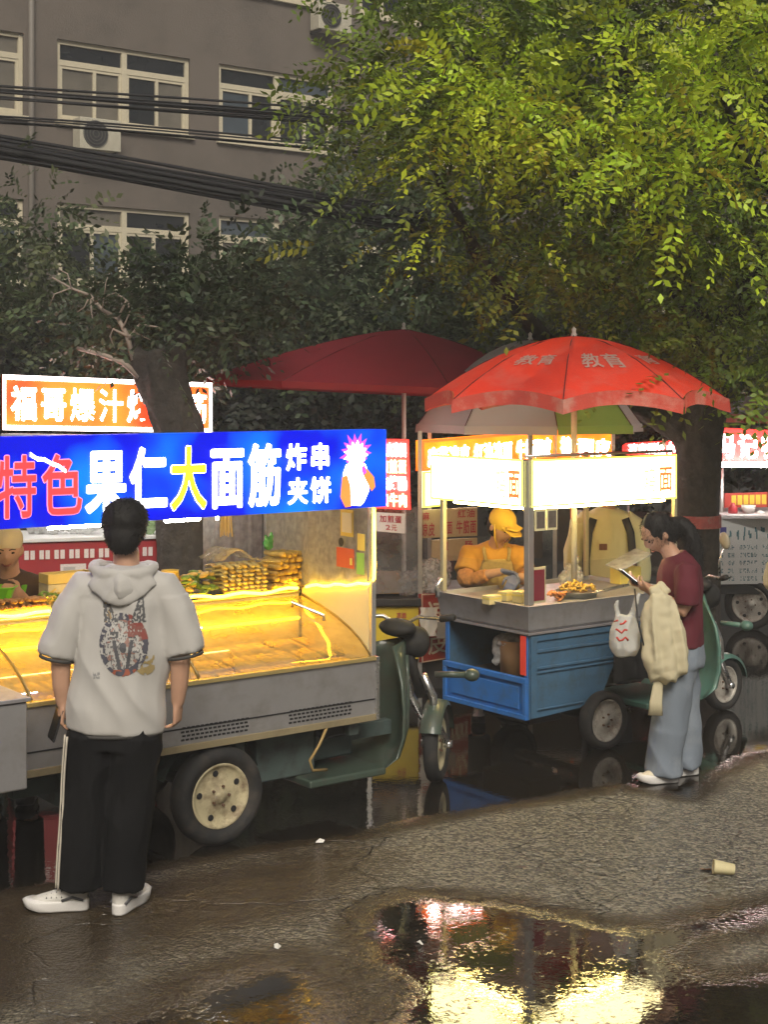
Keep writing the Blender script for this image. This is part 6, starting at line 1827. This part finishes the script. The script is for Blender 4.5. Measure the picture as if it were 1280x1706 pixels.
b.tube([(.016, .01, 1.285), (.028, .01, 1.25), (.042, .01, 1.20), (.048, .01, 1.10), (.052, .01, .98), (.055, .01, .88), (.052, .01, .765)], [(.062, .075), (.095, .15), (.118, .19), (.130, .19), (.122, .178), (.122, .185), (.128, .195)], 24)
b.tube([(.045, -.08, 1.215), (.05, -.165, 1.20), (.045, -.198, 1.11), (.040, -.205, 1.02)], [.07, .075, .076, .074], 14)
b.tube([(.045, .10, 1.215), (.045, .175, 1.20), (.035, .208, 1.11), (.03, .212, 1.02)], [.07, .075, .076, .074], 14)
blob('tee_shirt', b, m_tee, wom, .0095, 5, folds=fold_fn(.008, 8, 8, 3.5, 11, .003))
b = MB()
b.tube([(.050, .01, .80), (.045, .01, .72), (.040, .01, .66)], [(.125, .18), (.138, .188), (.140, .19)], 22)
b.tube([(.03, -.075, .72), (.0, -.078, .52), (-.03, -.075, .32), (-.052, -.072, .15), (-.060, -.07, .045)], [(.105, .105), (.100, .10), (.098, .10), (.100, .105), (.106, .11)], 18)
b.tube([(.055, .095, .72), (.085, .095, .52), (.095, .092, .32), (.098, .09, .15), (.098, .09, .045)], [(.105, .105), (.095, .10), (.088, .095), (.088, .10), (.090, .105)], 18)
blob('jeans', b, m_jean, wom, .0105, 4, folds=lambda co: .010 * (1 - abs(mnoise.noise(Vector((co.x * 7 + co.z * 2, co.y * 8, co.z * 3.4)))) * 2.3) + .004 * mnoise.noise(Vector((co.x * 18, co.y * 18, co.z * 9))))
m_cshoe = M('cream_shoe', (.62, .57, .46), .6)
shoe(wom, (.02, -.08, 0), math.radians(192), .235, m_cshoe, m_wsole, M('brown_acc', (.30, .24, .18), .6))
shoe(wom, (.17, .09, 0), math.radians(196), .235, m_cshoe, m_wsole, M('brown_acc'))
# hair: cap plus ponytail
b = MB()
b.ell(hcw + Rw @ Vector((0, .022, .020)), (.084, .098, .108), 18, 12, Rw); b.ell(hcw + Rw @ Vector((0, .045, -.025)), (.075, .065, .075), 16, 10, Rw)
pt = smooth_pts([hcw + Rw @ Vector((0, .115, .0)), hcw + Vector((.135, .0, .055)), hcw + Vector((.185, -.005, -.01)), hcw + Vector((.215, -.01, -.12)), hcw + Vector((.228, -.012, -.23)), hcw + Vector((.232, -.012, -.30))], 5)
b.tube(pt, [.030 + .024 * math.sin(math.pi * min(1, i / (len(pt) - 1) * 1.15)) - .022 * (i / (len(pt) - 1)) ** 3 for i in range(len(pt))], 12)
hw_ = blob('hair', b, m_hair, wom, .008, 3, folds=lambda co: .006 * mnoise.noise(Vector((co.x * 34, co.y * 34, co.z * 9))) + .003 * mnoise.noise(co * 80))
hair_tufts('hair_locks', hw_, wom, 3200, .028, m_hair, .9, 5, w=.0014)
MB().lathe([(-.012, .030), (-.012, .036), (.012, .036), (.012, .030)], hcw + Vector((.118, .0, .052)), (1, 0, -.2), 14).build('hair_tie', m_dark, wom, smooth=True)
# phone with its lit screen, held in both hands
ph = thing('phone', 'phone with glowing screen held up by the woman', 'phone', wp + Vector((-.245, -.03, 1.150)), 0)
MB().box(-.038, .038, -.005, .005, -.075, .075).build('phone_body', m_dark, ph, bevel=.004)
MB().box(-.034, .034, -.0068, -.0052, -.070, .070).build('screen', M('lit_screen', (.8, .8, .8), .2, emit=(.85, .92, 1.0), estr=2.2), ph)
ph.rotation_euler = (math.radians(-52), 0, math.radians(98))
# bags hanging from her forearm
m_bagw = cloth('white_carrier_film', (.66, .66, .64), .35, var=.06)
bgp = wp + Vector((-.29, -.13, .70))
bg = thing('carrier_bag', 'white plastic carrier bag with red print hanging from the woman', 'bag', bgp, 0)
b = MB(); b.tube([(0, 0, .02), (.0, 0, .07), (.0, 0, .16), (.0, 0, .25)], [(.055, .045), (.085, .06), (.082, .055), (.060, .035)], 18)
b.tube([(-.035, 0, .24), (-.045, 0, .30), (-.035, 0, .34)], [(.022, .012), (.016, .010), (.010, .008)], 10)
b.tube([(.035, 0, .24), (.055, 0, .31), (.085, .01, .375)], [(.024, .012), (.018, .010), (.010, .008)], 10)
bb_ = blob('bag_body', b, m_bagw, bg, .008, 3, folds=fold_fn(.010, 16, 16, 6, 3, .004))
tr_ = BVHTree.FromObject(bb_, bpy.context.evaluated_depsgraph_get())
q = MB()
for k_ in range(3):
    pts = []
    for s in range(5):
        x = -.062 + .016 * s + .004 * k_; z = .215 - k_ * .045 + .012 * math.sin(s * 2 + k_)
        h_ = tr_.ray_cast(Vector((x, -1, z)), Vector((0, 1, 0)))
        if h_[0] is not None: pts.append(h_[0] + Vector((0, -.002, 0)))
    if len(pts) > 1: q.tube(pts, (.006, .0015), 5, ref=(0, 1, 0))
q.build('red_print', M('red_bag_ink', (.60, .07, .05), .5), bg, smooth=True)
m_tote = M('cream_canvas', (.58, .52, .35), .85, var=.08, scale=6, bump=.15, bscale=260)
bgp = wp + Vector((-.085, -.215, .58))
bg = thing('cloth_bag', 'full cream cloth bag hanging from the forearm of the woman', 'bag', bgp, 0)
b = MB(); b.tube([(.03, 0, .02), (.02, 0, .06), (.0, 0, .16), (-.01, 0, .30), (-.02, 0, .42), (-.02, 0, .49)], [(.06, .035), (.105, .06), (.125, .075), (.115, .07), (.085, .05), (.055, .03)], 20)
b.tube([(-.02, 0, .47), (-.05, .01, .52), (-.02, .045, .545), (.02, .03, .50)], [(.03, .014), (.024, .012), (.022, .012), (.03, .012)], 10)
blob('bag_body', b, m_tote, bg, .009, 4, folds=lambda co: .020 * (1 - abs(mnoise.noise(Vector((co.x * 17 + co.z * 2, co.y * 10, co.z * 2.0)))) * 2.3) + .006 * mnoise.noise(co * 24))
b = MB(); b.tube([(-.02, .0, .06), (-.035, .0, -.02), (-.045, 0, -.10), (-.048, 0, -.175)], [(.030, .008), (.030, .007), (.036, .006), (.042, .005)], 10); b.build('loose_strap', m_tote, bg, smooth=True)
MB().tube([wp - bgp + Vector((-.235, -.135, 1.10)), Vector((-.150, -.02, .36)), Vector((-.118, -.03, .22))], .005, 6).build('black_cord', m_dark, bg, smooth=True)

# ------------------------------------------------------------------ vendor in the yellow cap
m_yshirt = M('orange_shirt', (.58, .30, .04), .8, var=.12, bump=.1, bscale=200); m_yapron = M('striped_apron', (.40, .30, .12), .8, var=.3, scale=60)
m_check = M('checked_sleeve', (.50, .22, .06), .8, var=.6, scale=45); m_glove = M('blue_glove', (.13, .16, .36), .4); m_cap = M('yellow_cap', (.66, .44, .05), .8)
vp = W(826, 0, 9.95); vp.z = 0
ven = thing('person', 'vendor in yellow cap and orange shirt preparing food at the noodle stall', 'person', vp, 0)
Rv = Matrix.Rotation(math.radians(38), 3, 'Z') @ Matrix.Rotation(math.radians(28), 3, 'X')
b = MB(); hv = Vector((.030, -.12, 1.315))
head(b, hv, Rv, .95); face(ven, hv, Rv, .95)
b.tube([hv + Vector((-.01, .02, -.06)), (.0, -.06, 1.20), (-.01, -.03, 1.13)], [.05, .05, .06], 12)
b.tube([(-.01, -.03, 1.14), (0, .0, .95), (0, .03, .75)], [(.15, .085), (.14, .09), (.14, .10)], 14)
b.tube([(-.05, -.03, 1.13), (-.175, -.03, 1.12), (-.205, -.10, 1.0), (-.19, -.16, .965), (-.06, -.27, 1.02), (.03, -.30, 1.04)], [.06, .05, .042, .04, .032, .026], 10)
b.tube([(.05, -.03, 1.13), (.15, -.04, 1.12), (.195, -.15, 1.01), (.19, -.19, .98), (.15, -.30, 1.00), (.11, -.33, 1.01)], [.06, .05, .042, .04, .032, .026], 10)
for x in (-.09, .08): b.tube([(x, .03, .78), (x - .01, .03, .42), (x - .02, .03, .08)], [.085, .06, .045], 10)
blob('body', b, m_skin, ven, .009, 4)
b = MB()
b.tube([(.0, -.06, 1.185), (-.005, -.04, 1.15), (-.008, -.02, 1.06), (0, .0, .9), (0, .03, .72)], [(.07, .07), (.16, .10), (.185, .125), (.175, .13), (.18, .135)], 20)
b.tube([(-.05, -.03, 1.12), (-.175, -.03, 1.11), (-.205, -.09, 1.01)], [.08, .082, .078], 14); b.tube([(.05, -.03, 1.12), (.15, -.04, 1.11), (.19, -.13, 1.02)], [.08, .082, .076], 14)
blob('shirt', b, m_yshirt, ven, .011, 4, folds=fold_fn(.008, 10, 10, 4, 2, .003))
for P_ in ([(-.208, -.10, 1.0), (-.192, -.16, .965), (-.07, -.262, 1.015)], [(.196, -.15, 1.01), (.192, -.19, .98), (.152, -.298, 1.0)]):
    b = MB(); b.tube(smooth_pts(P_, 4), [.062, .062, .060, .058, .056, .052, .048, .044, .040], 12); blob('oversleeve', b, m_check, ven, .010, 3, folds=fold_fn(.006, 20, 20, 20, 1))
b = MB(); hand(b, (.03, -.30, 1.04), (.9, -.25, -.15), (.1, -.4, -.9), (.3, .9, 0), .7, .95); blob('glove', b, m_glove, ven, .007, 2)
b = MB(); hand(b, (.11, -.33, 1.01), (-.4, -.6, -.5), (-.4, .2, -.9), (-.9, .4, 0), .7, .95); blob('glove', b, m_glove, ven, .007, 2)
b = MB(); b.tube([(.0, -.13, 1.10), (0, -.145, .95), (0, -.145, .75), (0, -.13, .45)], [(.095, .018), (.15, .02), (.17, .022), (.16, .022)], 18); blob('apron', b, m_yapron, ven, .010, 3, folds=fold_fn(.006, 12, 12, 3, 8))
for s in (-1, 1): MB().tube([(s * .075, -.15, 1.09), (s * .085, -.11, 1.165), (s * .06, -.03, 1.19)], (.012, .003), 6).build('apron_strap', m_yapron, ven, smooth=True)
b = MB(); b.ell(hv + Rv @ Vector((0, .008, .045)), (.086, .104, .090), 18, 10, Rv); b.tube([hv + Rv @ Vector((-.055, -.085, .058)), hv + Rv @ Vector((0, -.12, .052)), hv + Rv @ Vector((.055, -.085, .058))], (.045, .006), 10, ref=tuple(Rv @ Vector((0, 0, 1))))
blob('cap', b, m_cap, ven, .007, 3)
b = MB(); b.prism([(-.07, -.07), (.07, -.07), (.055, -.145), (.03, -.168), (-.03, -.168), (-.055, -.145)], 'z', 0, .006)
b.v = [hv + Rv @ (Vector((p.x, p.y, p.z + .048 - (p.x / .07) ** 2 * .012 + (p.y + .07) * .25))) for p in b.v]; b.build('cap_peak', m_cap, ven, smooth=False, bevel=.002)
b = MB(); b.ell(hv + Rv @ Vector((0, .02, -.005)), (.082, .088, .085), 16, 10, Rv); blob('hair', b, m_hair, ven, .009, 2, folds=lambda co: .004 * mnoise.noise(co * 60))
for s in (-1, 1): MB().tube([hv + Rv @ Vector((s * .080, -.01, .03)), hv + Rv @ Vector((s * .074, -.045, -.05)), hv + Rv @ Vector((s * .03, -.06, -.125))], .006, 6).build('cap_tie', m_cap, ven, smooth=True)
m_dtr = M('dark_trousers', (.03, .03, .034), .8)
b = MB(); b.tube([(0, .03, .80), (0, .03, .72)], [(.165, .125), (.17, .13)], 18)
for x in (-.09, .08): b.tube([(x, .03, .76), (x - .01, .03, .42), (x - .02, .03, .10)], [.10, .085, .075], 14)
blob('trousers', b, m_dtr, ven, .012, 3, folds=fold_fn(.007, 9, 9, 4))
shoe(ven, (-.10, .10, 0), math.radians(-96), .24, M('white_mesh_shoe'), m_black, m_gacc); shoe(ven, (.07, .12, 0), math.radians(-80), .24, M('white_mesh_shoe'), m_black, m_gacc)

# ------------------------------------------------------------------ vendor with the white cap behind the skewer cart
vq = W(16, 0, 8.0); vq.z = 0
v1 = thing('person', 'vendor in cream cap and green apron behind the skewer cart', 'person', vq, 0)
R1 = Matrix.Rotation(math.radians(12), 3, 'Z') @ Matrix.Rotation(math.radians(12), 3, 'X')
b = MB(); h1_ = Vector((.0, -.06, 1.365))
head(b, h1_, R1, .98); face(v1, h1_, R1, .98, .008)
b.tube([h1_ + Vector((0, .02, -.06)), (0, -.02, 1.24), (0, .0, 1.17)], [.056, .058, .07], 12)
b.tube([(0, .0, 1.18), (0, .02, .95), (0, .03, .78)], [(.16, .09), (.15, .10), (.15, .10)], 14)
for s in (-1, 1):
    b.tube([(s * .05, 0, 1.17), (s * .185, .0, 1.155), (s * .215, -.05, 1.00), (s * .20, -.10, .97), (s * .15, -.24, 1.10), (s * .12, -.28, 1.16)], [.065, .055, .046, .044, .036, .028], 10)
    hand(b, (s * .12, -.28, 1.16), (-s * .2, -1, .3), (-s * .9, 0, .2), (0, -.1, 1), .6, .95)
    b.tube([(s * .09, .03, .80), (s * .10, .03, .42), (s * .10, .03, .08)], [.09, .06, .045], 10)
blob('body', b, m_skin, v1, .009, 4)
b = MB()
b.tube([(0, -.02, 1.235), (0, .0, 1.195), (0, .01, 1.10), (0, .02, .95), (0, .03, .76)], [(.075, .07), (.17, .10), (.20, .125), (.19, .135), (.19, .14)], 20)
for s in (-1, 1): b.tube([(s * .06, 0, 1.165), (s * .185, .0, 1.15), (s * .215, -.05, 1.0)], [.08, .085, .08], 14)
blob('shirt', b, M('brown_tee', (.10, .062, .042), .85), v1, .011, 4, folds=fold_fn(.007, 10, 10, 4, 4))
b = MB(); b.tube([(0, -.125, 1.09), (0, -.145, .95), (0, -.15, .70)], [(.10, .014), (.17, .016), (.18, .016)], 16); blob('apron', b, M('green_apron', (.16, .52, .03), .6), v1, .010, 3)
for s in (-1, 1): MB().tube([(s * .085, -.135, 1.085), (s * .10, -.10, 1.17), (s * .085, -.0, 1.215)], (.016, .003), 6).build('apron_strap', M('green_apron'), v1, smooth=True)
b = MB(); b.ell(h1_ + R1 @ Vector((0, .010, .055)), (.086, .104, .085), 18, 10, R1); blob('cap', b, M('cream_cap', (.62, .53, .34), .8), v1, .008, 3)
b = MB(); b.ell(h1_ + R1 @ Vector((0, .03, -.005)), (.081, .082, .075), 16, 10, R1); blob('hair', b, m_hair, v1, .009, 2)
b = MB(); b.tube([(0, .03, .82), (0, .03, .72)], [(.17, .13), (.175, .135)], 18)
for s in (-1, 1): b.tube([(s * .09, .03, .76), (s * .10, .03, .42), (s * .10, .03, .10)], [.10, .085, .075], 14)
blob('trousers', b, m_dtr, v1, .013, 3)
for s in (-1, 1): shoe(v1, (s * .10, .11, 0), math.radians(-90), .25, m_black, m_black, m_gacc)
t = thing('green_tub', 'bright green plastic tub held by the vendor behind the skewer cart', 'tub', vq + Vector((-.02, -.36, 1.125)), 0)
MB().loft([[(x * k_, y * k_, z) for x, y in ((-.12, -.07), (.12, -.07), (.14, -.05), (.14, .05), (.12, .07), (-.12, .07), (-.14, .05), (-.14, -.05))] for k_, z in ((.80, 0), (.98, .075), (1.03, .08), (1.03, .086), (.96, .086), (.80, .01))]).build('tub_wall', M('lime_plastic', (.20, .62, .02), .35), t, bevel=.003)

# ------------------------------------------------------------------ passer-by in the cream jacket behind the noodle stall
vr = W(1012, 0, 10.75); vr.z = 0
v2 = thing('person', 'person in cream and black jacket standing behind the noodle stall', 'person', vr, 0)
R2 = Matrix.Rotation(math.radians(-8), 3, 'Z')
b = MB(); h2 = Vector((.02, -.02, 1.50))
head(b, h2, R2, 1.0); face(v2, h2, R2)
b.tube([(.01, .0, 1.44), (.005, 0, 1.36), (0, 0, 1.29)], [.055, .057, .07], 12)
b.tube([(0, 0, 1.29), (0, 0, 1.0), (0, 0, .82)], [(.15, .09), (.14, .09), (.15, .10)], 14)
for s in (-1, 1):
    b.tube([(s * .05, 0, 1.28), (s * .175, 0, 1.265), (s * .225, .01, 1.03), (s * .235, -.01, .96), (s * .24, -.03, .80)], [.06, .055, .045, .042, .03], 10)
    hand(b, (s * .24, -.03, .80), (0, -.1, -1), (-s, 0, 0), (0, -1, 0), .5)
    b.tube([(s * .09, 0, .85), (s * .10, 0, .45), (s * .10, 0, .08)], [.09, .06, .045], 10)
blob('body', b, m_skin, v2, .010, 4)
m_cj = M('cream_jacket', (.74, .71, .42), .75, var=.06)
b = MB()
b.tube([(0, 0, 1.365), (0, 0, 1.32), (0, 0, 1.22), (0, 0, 1.05), (0, 0, .85), (0, 0, .74)], [(.08, .075), (.17, .10), (.205, .125), (.20, .13), (.195, .13), (.20, .135)], 20)
blob('jacket', b, m_cj, v2, .011, 4, folds=fold_fn(.010, 9, 9, 2.5, 6, .003))
for s in (-1, 1):
    b = MB(); b.tube([(s * .13, 0, 1.275), (s * .19, 0, 1.245), (s * .235, .01, 1.04), (s * .245, -.005, .95), (s * .245, -.025, .83)], [.080, .085, .078, .074, .065], 14); blob('sleeve', b, m_cj, v2, .011, 4, folds=fold_fn(.009, 12, 12, 5, 6))
    MB().tube([(s * .115, -.115, 1.30), (s * .15, -.128, 1.20), (s * .17, -.128, 1.0), (s * .165, -.128, .80)], (.028, .010), 8, ref=(0, 1, 0)).build('black_panel', m_dark, v2, smooth=True)
MB().box(-.075, -.02, -.140, -.134, 1.075, 1.12).build('chest_mark', M('brown_mark', (.20, .09, .05), .7), v2)
b = MB(); b.ell(h2 + Vector((0, .015, .03)), (.086, .102, .105), 16, 10); blob('hair', b, m_hair, v2, .010, 2, folds=lambda co: .005 * mnoise.noise(co * 50))
b = MB(); b.tube([(0, 0, .82), (0, 0, .74)], [(.17, .13), (.175, .13)], 18)
for s in (-1, 1): b.tube([(s * .09, 0, .78), (s * .10, 0, .42), (s * .10, 0, .10)], [.10, .085, .08], 14)
blob('trousers', b, m_dtr, v2, .013, 3)
for s in (-1, 1): shoe(v2, (s * .10, .09, 0), math.radians(-90), .26, m_black, m_black, m_gacc)

# ================================================================== damp night air
hz = MB(); hz.box(-60, 90, -3, 75, -1.0, 17.0)
hm = bpy.data.materials.new('damp_air'); hm.use_nodes = True
nt = hm.node_tree; nt.nodes.clear()
ho = nt.nodes.new('ShaderNodeOutputMaterial'); hv_ = nt.nodes.new('ShaderNodeVolumePrincipled')
hv_.inputs['Color'].default_value = (.95, .95, .97, 1); hv_.inputs['Density'].default_value = .0048; hv_.inputs['Anisotropy'].default_value = .0
nt.links.new(hv_.outputs[0], ho.inputs['Volume'])
haze = hz.build('haze', hm); tag(haze, kind='stuff')
